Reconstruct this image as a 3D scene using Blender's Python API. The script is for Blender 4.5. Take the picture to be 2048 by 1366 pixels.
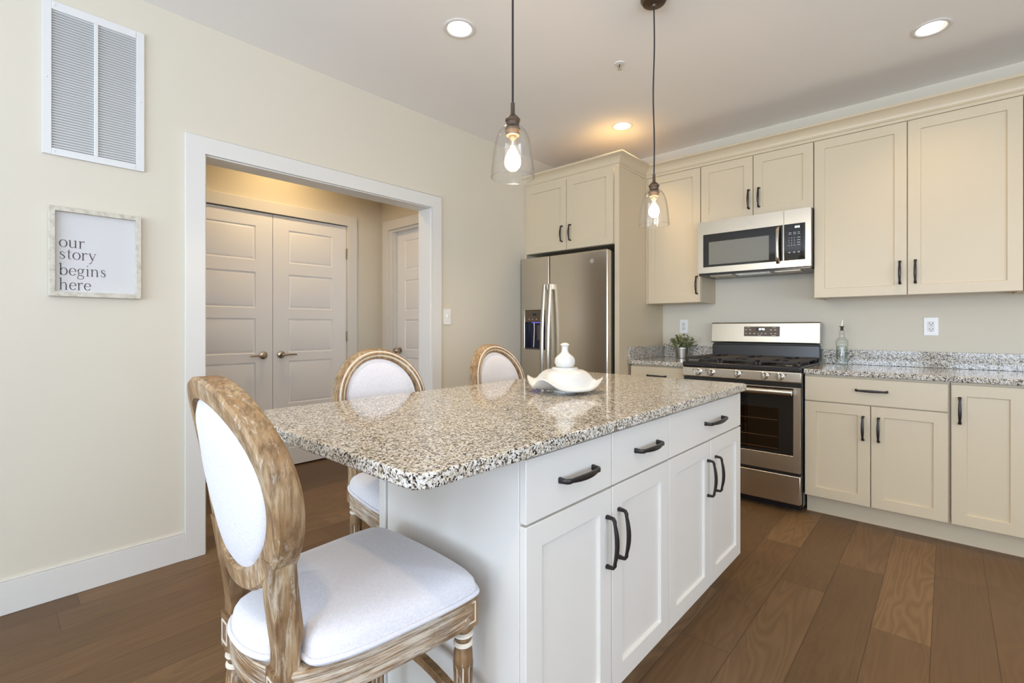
import bpy, math, random
from mathutils import Vector, Matrix
random.seed(7)
PI = math.pi
sc = bpy.context.scene
for o in list(bpy.data.objects):
    bpy.data.objects.remove(o)
COL = sc.collection

# ------------------------------------------------------------------ camera
cam_d = bpy.data.cameras.new('camera'); cam = bpy.data.objects.new('camera', cam_d); COL.objects.link(cam)
cam.location = (2.86, -4.12, 1.173)
cam.rotation_euler = (PI / 2, 0, math.radians(42.19))
cam_d.sensor_width = 36.0
cam_d.lens = 36.0 * 961 / 2048
cam_d.shift_y = -28 / 2048
cam_d.clip_start = 0.05
sc.camera = cam

# ------------------------------------------------------------------ world, exposure
w = bpy.data.worlds.new('world'); sc.world = w; w.use_nodes = True
wn = w.node_tree; wn.nodes.clear()
wo = wn.nodes.new('ShaderNodeOutputWorld'); wb = wn.nodes.new('ShaderNodeBackground')
wb.inputs[0].default_value = (0.80, 0.89, 1.0, 1); wb.inputs[1].default_value = 1.0
wn.links.new(wb.outputs[0], wo.inputs[0])
sc.view_settings.view_transform = 'Standard'
sc.view_settings.look = 'None'
sc.view_settings.gamma = 1.0
sc.view_settings.use_curve_mapping = False
sc.view_settings.exposure = 0.19
sc.cycles.use_denoising = True
sc.cycles.max_bounces = 14
sc.cycles.diffuse_bounces = 8
sc.cycles.glossy_bounces = 5
sc.cycles.transmission_bounces = 8
sc.cycles.transparent_max_bounces = 24
sc.cycles.sample_clamp_indirect = 8
sc.cycles.caustics_reflective = False
sc.cycles.caustics_refractive = False

def area(name, loc, rot, sx, sy, power, col, portal=False):
    d = bpy.data.lights.new(name, 'AREA'); d.shape = 'RECTANGLE'; d.size = sx; d.size_y = sy
    d.energy = power; d.color = col
    o = bpy.data.objects.new(name, d); COL.objects.link(o); o.location = loc; o.rotation_euler = rot
    if portal: d.cycles.is_portal = True
    return o
# daylight entering through the room's windows (right wall and wall behind the camera)
WIN_R = [(-7.3, -5.1), (-4.7, -2.6)]          # y ranges on wall_right (x = 6.2)
WIN_N = [(0.5, 2.5), (2.9, 4.9)]                            # x ranges on wall_near (y = -8)
WZ0, WZ1 = 0.35, 2.55
DAY = (0.67, 0.81, 1.0)
P_WIN = 58
TILT = math.radians(46)      # upward aim added to brighten the ceiling, in place of ground-reflected daylight
for y0, y1 in WIN_R:
    area('window_daylight', (6.36, (y0 + y1) / 2, (WZ0 + WZ1) / 2), (0, PI / 2 + TILT, 0), WZ1 - WZ0, y1 - y0, 0.69 * P_WIN * (y1 - y0), DAY)
for x0, x1 in WIN_N:
    area('window_daylight', ((x0 + x1) / 2, -8.16, (WZ0 + WZ1) / 2), (PI / 2 + TILT, 0, 0), x1 - x0, WZ1 - WZ0, 1.22 * P_WIN * (x1 - x0), DAY)
P_CAN = 46      # W per ceiling can
WARM = (1.0, 0.71, 0.36)

# ------------------------------------------------------------------ materials
def newmat(name):
    m = bpy.data.materials.new(name); m.use_nodes = True
    nt = m.node_tree; nt.nodes.clear()
    out = nt.nodes.new('ShaderNodeOutputMaterial')
    return m, nt, out
class NT:
    def __init__(s, nt): s.nt = nt
    def n(s, t, **kw):
        nd = s.nt.nodes.new(t)
        for k, v in kw.items(): setattr(nd, k, v)
        return nd
    def l(s, a, b): s.nt.links.new(a, b)
    def math(s, op, a, b=None, c=None):
        nd = s.n('ShaderNodeMath', operation=op)
        for i, v in enumerate((a, b, c)):
            if v is None: continue
            if isinstance(v, (int, float)): nd.inputs[i].default_value = v
            else: s.l(v, nd.inputs[i])
        return nd.outputs[0]
    def ramp(s, fac, stops, interp='LINEAR'):
        nd = s.n('ShaderNodeValToRGB'); cr = nd.color_ramp; cr.interpolation = interp
        while len(cr.elements) < len(stops): cr.elements.new(0.5)
        for e, (p, c) in zip(cr.elements, stops):
            e.position = p; e.color = (c[0], c[1], c[2], 1)
        s.l(fac, nd.inputs[0]); return nd.outputs[0]
    def mix(s, fac, a, b, mode='MIX'):
        nd = s.n('ShaderNodeMix', data_type='RGBA', blend_type=mode)
        for i, v in ((0, fac), (6, a), (7, b)):
            if isinstance(v, (int, float)): nd.inputs[i].default_value = v
            elif isinstance(v, tuple): nd.inputs[i].default_value = (v[0], v[1], v[2], 1)
            else: s.l(v, nd.inputs[i])
        return nd.outputs[2]
    def noise(s, vec, scale, detail=3, rough=0.5, dist=0.0):
        nd = s.n('ShaderNodeTexNoise'); nd.inputs['Scale'].default_value = scale
        nd.inputs['Detail'].default_value = detail; nd.inputs['Roughness'].default_value = rough
        nd.inputs['Distortion'].default_value = dist
        s.l(vec, nd.inputs['Vector']); return nd
    def mapping(s, vec, scale=(1, 1, 1), rot=(0, 0, 0)):
        nd = s.n('ShaderNodeMapping'); nd.inputs['Scale'].default_value = scale; nd.inputs['Rotation'].default_value = rot
        s.l(vec, nd.inputs[0]); return nd.outputs[0]
    def bump(s, h, strength, dist=0.001):
        nd = s.n('ShaderNodeBump'); nd.inputs['Strength'].default_value = strength; nd.inputs['Distance'].default_value = dist
        s.l(h, nd.inputs['Height']); return nd.outputs[0]
def base(name, col, rough=0.5, metal=0.0, spec=0.5, coat=0.0):
    m, nt, out = newmat(name); N = NT(nt)
    b = N.n('ShaderNodeBsdfPrincipled'); N.l(b.outputs[0], out.inputs[0])
    b.inputs['Base Color'].default_value = (*col, 1); b.inputs['Roughness'].default_value = rough
    b.inputs['Metallic'].default_value = metal; b.inputs['Specular IOR Level'].default_value = spec
    b.inputs['Coat Weight'].default_value = coat
    tc = N.n('ShaderNodeTexCoord').outputs['Object']
    return m, N, b, tc
def paint(name, col, rough, bs=0.15, sc_=220):
    m, N, b, tc = base(name, col, rough)
    h = N.noise(tc, sc_, 2)
    N.l(N.bump(h.outputs[0], bs, 0.0006), b.inputs['Normal'])
    v = N.noise(tc, 1.3, 2)
    N.l(N.mix(v.outputs[0], tuple(c * 0.97 for c in col), tuple(min(1, c * 1.02) for c in col)), b.inputs['Base Color'])
    return m
M = {}
M['wall'] = paint('wall_paint', (0.685, 0.63, 0.52), 0.65)
M['ceil'] = paint('ceiling_paint', (0.90, 0.885, 0.865), 0.8)
M['trim'] = paint('trim_paint', (0.735, 0.715, 0.67), 0.32, 0.05)
M['door'] = paint('door_paint', (0.85, 0.84, 0.83), 0.36, 0.06)
M['cab'] = paint('cabinet_paint', (0.625, 0.525, 0.37), 0.36, 0.04)
M['isl'] = paint('island_paint', (0.76, 0.735, 0.69), 0.36, 0.04)
M['gap_shade'] = base('cabinet_shadow_gap', (0.20, 0.15, 0.10), 0.6)[0]
M['white_metal'] = base('white_metal', (0.74, 0.735, 0.72), 0.35)[0]
M['vent_dark'] = base('vent_interior', (0.48, 0.49, 0.49), 0.7)[0]
M['plastic'] = base('white_plastic', (0.84, 0.83, 0.80), 0.25)[0]
M['slot'] = base('slot_black', (0.02, 0.018, 0.015), 0.5)[0]
M['bronze'] = base('dark_bronze', (0.045, 0.040, 0.038), 0.38, 0.7)[0]
M['socket'] = base('bronze_socket', (0.12, 0.085, 0.06), 0.42, 0.75)[0]
M['cord'] = base('black_cord', (0.03, 0.02, 0.02), 0.7)[0]
M['black'] = base('black_enamel', (0.018, 0.016, 0.015), 0.22)[0]
M['iron'] = base('cast_iron', (0.035, 0.030, 0.026), 0.5)[0]
M['bglass'] = base('black_glass', (0.012, 0.010, 0.009), 0.05)[0]
M['fridge_side'] = base('fridge_side', (0.10, 0.085, 0.075), 0.45, 0.2)[0]
M['chrome'] = base('chrome', (0.78, 0.76, 0.73), 0.12, 1.0)[0]
M['nickel'] = base('satin_nickel', (0.52, 0.44, 0.34), 0.22, 1.0)[0]
M['hinge'] = base('hinge_brass', (0.42, 0.33, 0.20), 0.35, 1.0)[0]
M['milk'] = base('milk_glass', (0.66, 0.65, 0.62), 0.2, coat=0.3)[0]
M['pot'] = base('pewter_pot', (0.56, 0.53, 0.49), 0.33, 1.0)[0]
M['ink'] = base('printed_ink', (0.075, 0.06, 0.065), 0.6)[0]
M['oven'] = base('oven_enamel', (0.16, 0.11, 0.06), 0.4)[0]
M['window_grey'] = base('microwave_window_screen', (0.20, 0.195, 0.165), 0.12)[0]
M['label'] = base('printed_label', (0.75, 0.73, 0.70), 0.5)[0]
M['filterm'] = base('grease_filter', (0.55, 0.48, 0.38), 0.35, 1.0)[0]
M['brown_panel'] = base('dispenser_panel', (0.11, 0.07, 0.04), 0.2)[0]
M['blue_dark'] = base('dispenser_well', (0.012, 0.011, 0.03), 0.15)[0]
M['outside'] = base('window_frame_white', (0.8, 0.8, 0.8), 0.4)[0]

def canvas():
    m, N, b, tc = base('sign_canvas', (0.76, 0.755, 0.765), 0.85)
    h = N.noise(N.mapping(tc, (1, 900, 120)), 1.0, 2)
    N.l(N.mix(h.outputs[0], (0.62, 0.61, 0.605), (0.70, 0.69, 0.685)), b.inputs['Base Color']); return m
M['canvas'] = canvas()
def frame_wood():
    m, N, b, tc = base('whitewashed_frame', (0.7, 0.66, 0.58), 0.6)
    h = N.noise(N.mapping(tc, (30, 30, 30)), 1.6, 4, 0.6)
    N.l(N.ramp(h.outputs[0], [(0.3, (0.47, 0.42, 0.33)), (0.55, (0.63, 0.585, 0.49)), (0.8, (0.70, 0.66, 0.58))]), b.inputs['Base Color']); return m
M['frame'] = frame_wood()

def emis(name, col, st):
    m, nt, out = newmat(name); N = NT(nt)
    e = N.n('ShaderNodeEmission'); e.inputs[0].default_value = (*col, 1); e.inputs[1].default_value = st
    N.l(e.outputs[0], out.inputs[0]); return m
M['lamp'] = emis('led_lens', (1.0, 0.90, 0.74), 8)
M['fil'] = emis('glowing_filament', (1.0, 0.80, 0.52), 120)
M['digit'] = emis('lit_digits', (0.95, 0.97, 1.0), 3.0)
M['blue_led'] = emis('blue_led', (0.22, 0.20, 1.0), 1.2)

def thin_glass(name, tint, edge, rough=0.02, body=0.0):
    m, nt, out = newmat(name); N = NT(nt)
    tr = N.n('ShaderNodeBsdfTransparent')
    gl = N.n('ShaderNodeBsdfGlossy'); gl.inputs['Roughness'].default_value = rough
    geo = N.n('ShaderNodeNewGeometry'); dt = N.n('ShaderNodeVectorMath', operation='DOT_PRODUCT')
    N.l(geo.outputs['Normal'], dt.inputs[0]); N.l(geo.outputs['Incoming'], dt.inputs[1])
    cs = N.math('ABSOLUTE', dt.outputs['Value']); inv = N.math('SUBTRACT', 1.0, cs)
    mx = N.n('ShaderNodeMixShader')
    N.l(N.mix(N.math('POWER', inv, 3.0), tint, edge), tr.inputs[0])
    f = N.math('MULTIPLY_ADD', N.math('POWER', inv, 5.0), 0.85, .04 + body)
    N.l(f, mx.inputs[0]); N.l(tr.outputs[0], mx.inputs[1]); N.l(gl.outputs[0], mx.inputs[2])
    N.l(mx.outputs[0], out.inputs[0]); return m
M['glass'] = thin_glass('clear_glass', (1, 1, 1), (0.86, 0.85, 0.83))
M['bulb_glass'] = thin_glass('bulb_glass', (1, 0.98, 0.94), (0.85, 0.80, 0.72))
M['bottle'] = thin_glass('bottle_glass', (0.96, 0.98, 0.97), (0.40, 0.43, 0.41), 0.03, 0.02)
M['tint'] = thin_glass('oven_window_glass', (0.45, 0.36, 0.26), (0.25, 0.2, 0.15), 0.03)
M['pane'] = thin_glass('window_pane', (1, 1, 1), (0.95, 0.97, 0.97))

def steel(name, col=(0.66, 0.59, 0.49), rough=0.24, axis='x'):
    m, N, b, tc = base(name, col, rough, 1.0)
    s = {'x': (1.5, 500, 500), 'z': (500, 500, 1.5), 'y': (500, 1.5, 500)}[axis]
    h = N.noise(N.mapping(tc, s), 1.0, 2)
    N.l(N.bump(h.outputs[0], 0.05, 0.0004), b.inputs['Normal'])
    N.l(N.math('MULTIPLY_ADD', h.outputs[0], 0.10, rough - 0.05), b.inputs['Roughness'])
    return m
M['steel'] = steel('brushed_steel')
M['steel_handle'] = steel('steel_handle', (0.56, 0.52, 0.46), 0.22, 'z')

def granite():
    m, N, b, tc = base('speckled_granite', (0.7, 0.68, 0.64), 0.085)
    ds = N.noise(tc, 120, 2)
    v = N.n('ShaderNodeVectorMath', operation='MULTIPLY_ADD')
    N.l(ds.outputs['Color'], v.inputs[0]); v.inputs[1].default_value = (0.009, 0.009, 0.009); N.l(tc, v.inputs[2])
    def cells(scale):
        vo = N.n('ShaderNodeTexVoronoi'); vo.inputs['Scale'].default_value = scale
        N.l(v.outputs[0], vo.inputs['Vector'])
        sp = N.n('ShaderNodeSeparateColor'); N.l(vo.outputs['Color'], sp.inputs[0]); return sp
    a = cells(265); c = cells(90)
    big = N.noise(tc, 9, 3, 0.6)
    idx = N.math('MULTIPLY_ADD', big.outputs[0], -0.25, N.math('ADD', a.outputs[0], 0.125))
    col = N.ramp(idx, [(0, (0.012, 0.010, 0.010)), (0.135, (0.060, 0.048, 0.040)), (0.20, (0.22, 0.185, 0.15)), (0.31, (0.46, 0.42, 0.365)), (0.50, (0.73, 0.70, 0.645)), (0.8, (0.60, 0.575, 0.53))], 'CONSTANT')
    patch = N.ramp(c.outputs[1], [(0, (1, 1, 1)), (0.55, (0.93, 0.88, 0.78)), (0.85, (0.78, 0.74, 0.70))], 'CONSTANT')
    N.l(N.mix(1.0, col, patch, 'MULTIPLY'), b.inputs['Base Color'])
    return m
M['granite'] = granite()

def floorwood():
    m, N, b, tc = base('brown_oak_planks', (0.2, 0.12, 0.07), 0.4, spec=0.28)
    geo = N.n('ShaderNodeNewGeometry')
    sx = N.n('ShaderNodeSeparateXYZ'); N.l(geo.outputs['Position'], sx.inputs[0])
    W, L = 0.178, 1.12
    u = N.math('DIVIDE', N.math('SUBTRACT', sx.outputs[0], 2.103 - W * 40), W)
    row = N.math('FLOOR', u); fu = N.math('FRACT', u)
    wn1 = N.n('ShaderNodeTexWhiteNoise', noise_dimensions='1D'); N.l(row, wn1.inputs['W'])
    vv = N.math('ADD', N.math('DIVIDE', sx.outputs[1], L), N.math('MULTIPLY', wn1.outputs[0], 7.31))
    cell = N.math('FLOOR', vv); fv = N.math('FRACT', vv)
    cb = N.n('ShaderNodeCombineXYZ'); N.l(row, cb.inputs[0]); N.l(cell, cb.inputs[1])
    wn2 = N.n('ShaderNodeTexWhiteNoise', noise_dimensions='2D'); N.l(cb.outputs[0], wn2.inputs['Vector'])
    # grain, shifted per plank
    sh = N.n('ShaderNodeVectorMath', operation='MULTIPLY_ADD'); N.l(wn2.outputs['Color'], sh.inputs[0]); sh.inputs[1].default_value = (9, 9, 9); N.l(geo.outputs['Position'], sh.inputs[2])
    mp = N.mapping(sh.outputs[0], (7, 0.9, 1))
    n0 = N.noise(mp, 1.0, 2, 0.5, 0.6)
    rings = N.math('FRACT', N.math('MULTIPLY', n0.outputs[0], 13.0))
    rings = N.math('ABSOLUTE', N.math('MULTIPLY_ADD', rings, 2.0, -1.0))
    fine = N.noise(N.mapping(sh.outputs[0], (160, 5, 1)), 1.0, 3, 0.6)
    patchy = N.noise(N.mapping(sh.outputs[0], (3, 1.6, 1)), 1.0, 3, 0.6)
    c1 = N.ramp(wn2.outputs[0], [(0, (0.075, 0.039, 0.019)), (0.35, (0.102, 0.056, 0.027)), (0.7, (0.128, 0.071, 0.035)), (1, (0.235, 0.138, 0.066))])
    c2 = N.mix(N.math('MULTIPLY', rings, 0.55), c1, (0.055, 0.028, 0.012))
    c3 = N.mix(N.math('MULTIPLY', fine.outputs[0], 0.55), c2, (0.24, 0.140, 0.062))
    c4 = N.mix(N.math('MULTIPLY', patchy.outputs[0], 0.35), c3, (0.12, 0.074, 0.040))
    ex = N.math('MINIMUM', fu, N.math('SUBTRACT', 1.0, fu)); ey = N.math('MINIMUM', fv, N.math('SUBTRACT', 1.0, fv))
    seam = N.math('MAXIMUM', N.math('LESS_THAN', ex, 0.007), N.math('LESS_THAN', ey, 0.0009))
    N.l(N.mix(N.math('MULTIPLY', seam, 0.7), c4, (0.03, 0.018, 0.010)), b.inputs['Base Color'])
    hh = N.math('ADD', N.math('MULTIPLY', fine.outputs[0], 0.5), N.math('MULTIPLY', rings, 0.4))
    hh = N.math('SUBTRACT', hh, N.math('MULTIPLY', seam, 1.2))
    N.l(N.bump(hh, 0.35, 0.0012), b.inputs['Normal'])
    N.l(N.math('MULTIPLY_ADD', fine.outputs[0], 0.20, 0.33), b.inputs['Roughness'])
    return m
M['floor'] = floorwood()

def oak(name, sc_, white):
    m, N, b, tc = base(name, (0.4, 0.28, 0.16), 0.6)
    g = N.noise(N.mapping(tc, sc_), 1.0, 5, 0.7, 0.3)
    p = N.noise(tc, 7, 3, 0.6, 0.4)
    wash = N.noise(N.mapping(tc, tuple(c * 1.4 for c in sc_)), 1.0, 5, 0.75, 0.5)
    area_ = N.noise(tc, 4.5, 2, 0.5)
    c1 = N.ramp(p.outputs[0], [(0.34, (0.16, 0.080, 0.028)), (0.5, (0.34, 0.205, 0.095)), (0.66, (0.50, 0.365, 0.215))])
    c2 = N.mix(N.ramp(g.outputs[0], [(0.42, (0, 0, 0)), (0.62, (0.75, 0.75, 0.75))]), c1, (0.13, 0.070, 0.028))
    k = N.math('ADD', wash.outputs[0], N.math('MULTIPLY', N.math('SUBTRACT', area_.outputs[0], 0.5), 0.5))
    f = N.ramp(k, [(0.60 - white, (0, 0, 0)), (0.78 - white, (0.8, 0.8, 0.8))])
    N.l(N.mix(f, c2, (0.66, 0.59, 0.49)), b.inputs['Base Color'])
    N.l(N.bump(g.outputs[0], 0.6, 0.0015), b.inputs['Normal'])
    return m
M['oak'] = oak('weathered_oak', (80, 80, 9), 0.03)
M['oak_h'] = oak('weathered_oak_rail', (7, 7, 160), 0.17)
M['oak_white'] = base('whitewashed_groove', (0.76, 0.70, 0.60), 0.7)[0]

def linen():
    m, N, b, tc = base('pale_linen', (0.70, 0.70, 0.745), 0.9, spec=0.2)
    a = N.noise(N.mapping(tc, (900, 120, 300)), 1.0, 2); c = N.noise(N.mapping(tc, (120, 900, 300)), 1.0, 2)
    s = N.math('MULTIPLY', a.outputs[0], c.outputs[0])
    N.l(N.ramp(s, [(0.10, (0.63, 0.62, 0.655)), (0.35, (0.75, 0.74, 0.78))]), b.inputs['Base Color'])
    N.l(N.bump(s, 0.4, 0.0008), b.inputs['Normal'])
    b.inputs['Sheen Weight'].default_value = 0.2
    return m
M['linen'] = linen()
def leafm():
    m, N, b, tc = base('succulent_leaf', (0.16, 0.19, 0.08), 0.5)
    h = N.noise(tc, 60, 2)
    N.l(N.ramp(h.outputs[0], [(0.35, (0.11, 0.12, 0.045)), (0.52, (0.27, 0.29, 0.13)), (0.68, (0.50, 0.50, 0.30))]), b.inputs['Base Color']); return m
M['leaf'] = leafm()

# ------------------------------------------------------------------ object helpers
def tag(o, label=None, cat=None, group=None, kind=None):
    if label: o['label'] = label
    if cat: o['category'] = cat
    if group: o['group'] = group
    if kind: o['kind'] = kind
    return o
def thing(name, label, cat, loc=(0, 0, 0), rz=0.0, group=None, kind=None):
    o = bpy.data.objects.new(name, None); COL.objects.link(o)
    o.empty_display_size = 0.1; o.location = loc; o.rotation_euler = (0, 0, rz)
    return tag(o, label, cat, group, kind)
def root_of(o):
    while o.parent: o = o.parent
    return o
def copy_tree(o, parent=None):
    c = o.copy(); COL.objects.link(c); c.parent = parent
    for ch in list(o.children): copy_tree(ch, c)
    return c
class MB:
    """collects shapes; build() links them as one mesh object. World coordinates unless loc=True."""
    def __init__(s, T=None): s.v = []; s.f = []; s.mi = []; s.T = T; s.cur = 0
    def add(s, vs, fs, mi=None):
        n = len(s.v); s.v += [Vector(v) for v in vs]
        for f in fs: s.f.append([i + n for i in f]); s.mi.append(s.cur if mi is None else mi)
        return s
    def box(s, x0, x1, y0, y1, z0, z1):
        x0, x1 = sorted((x0, x1)); y0, y1 = sorted((y0, y1)); z0, z1 = sorted((z0, z1))
        v = [(x0, y0, z0), (x1, y0, z0), (x1, y1, z0), (x0, y1, z0), (x0, y0, z1), (x1, y0, z1), (x1, y1, z1), (x0, y1, z1)]
        return s.add(v, [(0, 3, 2, 1), (4, 5, 6, 7), (0, 1, 5, 4), (1, 2, 6, 5), (2, 3, 7, 6), (3, 0, 4, 7)])
    def loft(s, rings, closed=True, cap0=True, cap1=True):
        n = len(rings[0]); vs = [p for r in rings for p in r]; fs = []
        for k in range(len(rings) - 1):
            for i in range(n if closed else n - 1):
                j = (i + 1) % n
                fs.append((k * n + i, k * n + j, (k + 1) * n + j, (k + 1) * n + i))
        if cap0: fs.append(tuple(reversed(range(n))))
        if cap1: fs.append(tuple((len(rings) - 1) * n + i for i in range(n)))
        return s.add(vs, fs)
    def lathe(s, c, prof, seg=32, axis='z', cap0=True, cap1=True, mod=None):
        rings = []
        for r, z in prof:
            ring = []
            for i in range(seg):
                a = 2 * PI * i / seg; rr = r * (mod(i, z) if mod else 1)
                if axis == 'z': ring.append((c[0] + rr * math.cos(a), c[1] + rr * math.sin(a), c[2] + z))
                elif axis == 'y': ring.append((c[0] + rr * math.cos(a), c[1] - z, c[2] + rr * math.sin(a)))   # z goes towards -y
                else: ring.append((c[0] + z, c[1] + rr * math.cos(a), c[2] + rr * math.sin(a)))
            rings.append(ring)
        return s.loft(rings, True, cap0, cap1)
    def tube(s, pts, r, seg=8, closed=False, sect=None, up=Vector((0, 0, 1))):
        pts = [Vector(p) for p in pts]; n = len(pts); rings = []
        rs = r if isinstance(r, (list, tuple)) else [r] * n
        for i, p in enumerate(pts):
            if closed: t = pts[(i + 1) % n] - pts[i - 1]
            else: t = pts[min(i + 1, n - 1)] - pts[max(i - 1, 0)]
            t.normalize(); u = up
            if abs(t.dot(u)) > 0.95: u = Vector((0, 1, 0)) if abs(t.y) < 0.9 else Vector((1, 0, 0))
            a = t.cross(u).normalized(); b_ = a.cross(t).normalized()
            if sect: ring = [p + a * (sx * rs[i]) + b_ * (sy * rs[i]) for sx, sy in sect]
            else: ring = [p + a * (rs[i] * math.cos(2 * PI * k / seg)) + b_ * (rs[i] * math.sin(2 * PI * k / seg)) for k in range(seg)]
            rings.append(ring)
        if closed: rings.append(rings[0])
        return s.loft(rings, True, not closed, not closed)
    def build(s, name, mat, parent=None, bevel=0.0, smooth=35, seg=2, label=None, local=False):
        me = bpy.data.meshes.new(name)
        vs = [(s.T @ v) if s.T else v for v in s.v]
        if parent is not None and not local:
            r = root_of(parent); off = Vector(r.location)
            vs = [v - off for v in vs]
        me.from_pydata([tuple(v) for v in vs], [], s.f)
        mats = mat if isinstance(mat, (list, tuple)) else [mat]
        for m in mats: me.materials.append(m)
        if len(mats) > 1: me.polygons.foreach_set('material_index', s.mi)
        import bmesh
        bm = bmesh.new(); bm.from_mesh(me)
        bmesh.ops.remove_doubles(bm, verts=bm.verts, dist=1e-6)
        bmesh.ops.recalc_face_normals(bm, faces=bm.faces); bm.to_mesh(me); bm.free()
        me.polygons.foreach_set('use_smooth', [True] * len(me.polygons)); me.set_sharp_from_angle(angle=math.radians(smooth))
        o = bpy.data.objects.new(name, me); COL.objects.link(o)
        if parent is not None: o.parent = parent
        if bevel > 0:
            b = o.modifiers.new('bevel', 'BEVEL'); b.width = bevel; b.segments = seg; b.limit_method = 'ANGLE'; b.angle_limit = math.radians(40); b.harden_normals = False
        if label: o['label'] = label
        return o
def bx(name, mat, parent, *dims, bevel=0.0, T=None, label=None):
    return MB(T).box(*dims).build(name, mat, parent, bevel=bevel, label=label)
def struct(name, mb, mat, **kw):
    o = mb.build(name, mat, None, **kw); o['kind'] = 'structure'; return o
def rect_ring(x0, x1, z0, z1, y):
    return [(x0, y, z0), (x1, y, z0), (x1, y, z1), (x0, y, z1)]
def shaker(mb, x0, x1, z0, z1, yf, th=0.020, st=0.060, rec=0.009):
    """shaker door facing -y with its face at yf"""
    yb = yf + th
    a = rect_ring(x0, x1, z0, z1, yb); b = rect_ring(x0, x1, z0, z1, yf)
    c = rect_ring(x0 + st, x1 - st, z0 + st, z1 - st, yf); d = rect_ring(x0 + st + .0015, x1 - st - .0015, z0 + st + .0015, z1 - st - .0015, yf + rec)
    return mb.loft([a, b, c, d], True, True, True)
def hole_front(mb, x0, x1, z0, z1, yf, yb, hx0, hx1, hz0, hz1, depth):
    a = rect_ring(x0, x1, z0, z1, yb); b = rect_ring(x0, x1, z0, z1, yf)
    c = rect_ring(hx0, hx1, hz0, hz1, yf); d = rect_ring(hx0, hx1, hz0, hz1, yf + depth)
    return mb.loft([a, b, c, d], True, True, True)
def bow_pull(x, z, L, vertical, yf, T, parent, mat=None):
    """bowed bar pull on a face at yf, looking towards -y"""
    out = 0.030; h = L / 2; pts = []; rr = []
    prof = [(-h, 0.0, .0062), (-h, -.012, .0052), (-h + .001, -out * .72, .0048), (-h + .008, -out * .86, .0050)]
    for k in range(9):
        t = -1 + 2 * k / 8
        prof.append((t * (h - .018), -out * (.90 + .22 * (1 - t * t)), .0042 + .0017 * (1 - t * t)))
    prof += [(h - .008, -out * .86, .0050), (h - .001, -out * .72, .0048), (h, -.012, .0052), (h, 0.0, .0062)]
    mb = MB(T)
    P_ = [((x, yf + y, z + s_) if vertical else (x + s_, yf + y, z)) for s_, y, r in prof]
    R_ = [r for _, _, r in prof]
    sect = [(-1.25, -.55), (-.7, -.9), (.7, -.9), (1.25, -.55), (1.25, .55), (.7, .9), (-.7, .9), (-1.25, .55)]
    if vertical: up = Vector((0, -1, 0))
    else: up = Vector((0, -1, 0))
    # keep the frame steady along the path
    n = len(P_); rings = []
    for i in range(n):
        t = (Vector(P_[min(i + 1, n - 1)]) - Vector(P_[max(i - 1, 0)])).normalized()
        side = Vector((1, 0, 0)) if vertical else Vector((0, 0, 1))
        nrm = t.cross(side).normalized()
        rings.append([Vector(P_[i]) + side * (a * R_[i]) + nrm * (b * R_[i]) for a, b in sect])
    mb.loft(rings)
    return mb.build('handle', mat or M['bronze'], parent, smooth=50, label=None)
def door_part(parent, x0, x1, z0, z1, yf, T=None, pull=None, st=0.060, name='door', mat=None):
    mb = MB(T); shaker(mb, x0 + .0008, x1 - .0008, z0, z1, yf, st=st)
    d = mb.build(name, mat or M['cab'], parent, bevel=0.0012)
    if pull: bow_pull(pull[0], pull[1], pull[2], pull[3], yf, T, d)
    return d
def drawer_part(parent, x0, x1, z0, z1, yf, T=None, pull=None, mat=None):
    d = MB(T).box(x0 + .0008, x1 - .0008, yf, yf + .020, z0, z1).build('drawer', mat or M['cab'], parent, bevel=0.0015)
    if pull: bow_pull(pull[0], pull[1], pull[2], False, yf, T, d)
    return d

# ------------------------------------------------------------------ room shell
CH = 2.74; WT = 0.135
OY0, OY1, OZ = -3.343, -1.866, 2.071       # opening in the left wall
XC = -1.24                                  # closet wall face
YE = -1.496                                 # end wall of the hall
struct('floor', MB().box(-1.5, 6.4, -8.2, 0.2, -0.12, 0.0), M['floor'])
CANS = [(.965, -2.440), (2.797, -.785), (.985, -.777), (2.8, -4.5), (-.80, -2.50), (4.1, -2.4), (4.0, -.80)]
def holed_ceiling():
    mb = MB(); h = .11
    xs = sorted({-1.5, 6.4} | {c[0] - h for c in CANS} | {c[0] + h for c in CANS}); ys = sorted({-8.2, .2} | {c[1] - h for c in CANS} | {c[1] + h for c in CANS})
    for i in range(len(xs) - 1):
        for j in range(len(ys) - 1):
            cx, cy = (xs[i] + xs[i + 1]) / 2, (ys[j] + ys[j + 1]) / 2
            if any(abs(cx - c[0]) < h and abs(cy - c[1]) < h for c in CANS): continue
            mb.add([(xs[i], ys[j], CH), (xs[i + 1], ys[j], CH), (xs[i + 1], ys[j + 1], CH), (xs[i], ys[j + 1], CH)], [(0, 3, 2, 1)])
    for cx, cy in CANS:
        # square patch with a round hole: one square per overlapping grid strip is avoided by rays to the border
        xi = [x for x in xs if cx - h - 1e-6 <= x <= cx + h + 1e-6]; yi = [y for y in ys if cy - h - 1e-6 <= y <= cy + h + 1e-6]
        n = 48; inner, outer = [], []
        for k in range(n):
            a = 2 * PI * k / n; c, s_ = math.cos(a), math.sin(a); m_ = max(abs(c), abs(s_))
            inner.append((cx + .067 * c, cy + .067 * s_, CH)); outer.append((cx + h * c / m_, cy + h * s_ / m_, CH))
        mb.loft([inner, outer], True, False, False)
    mb.box(-1.5, 6.4, -8.2, .2, CH + .08, CH + .18)
    return mb
struct('ceiling', holed_ceiling(), M['ceil'])
struct('wall_left', MB().box(-WT, 0, -8.0, OY0, 0, CH).box(-WT, 0, OY0, OY1, OZ + .012, CH).box(-WT, 0, OY1 + .0, 0, 0, CH), M['wall'])
struct('wall_back', MB().box(-WT, 6.4, 0, .12, 0, CH), M['wall'])
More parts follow.
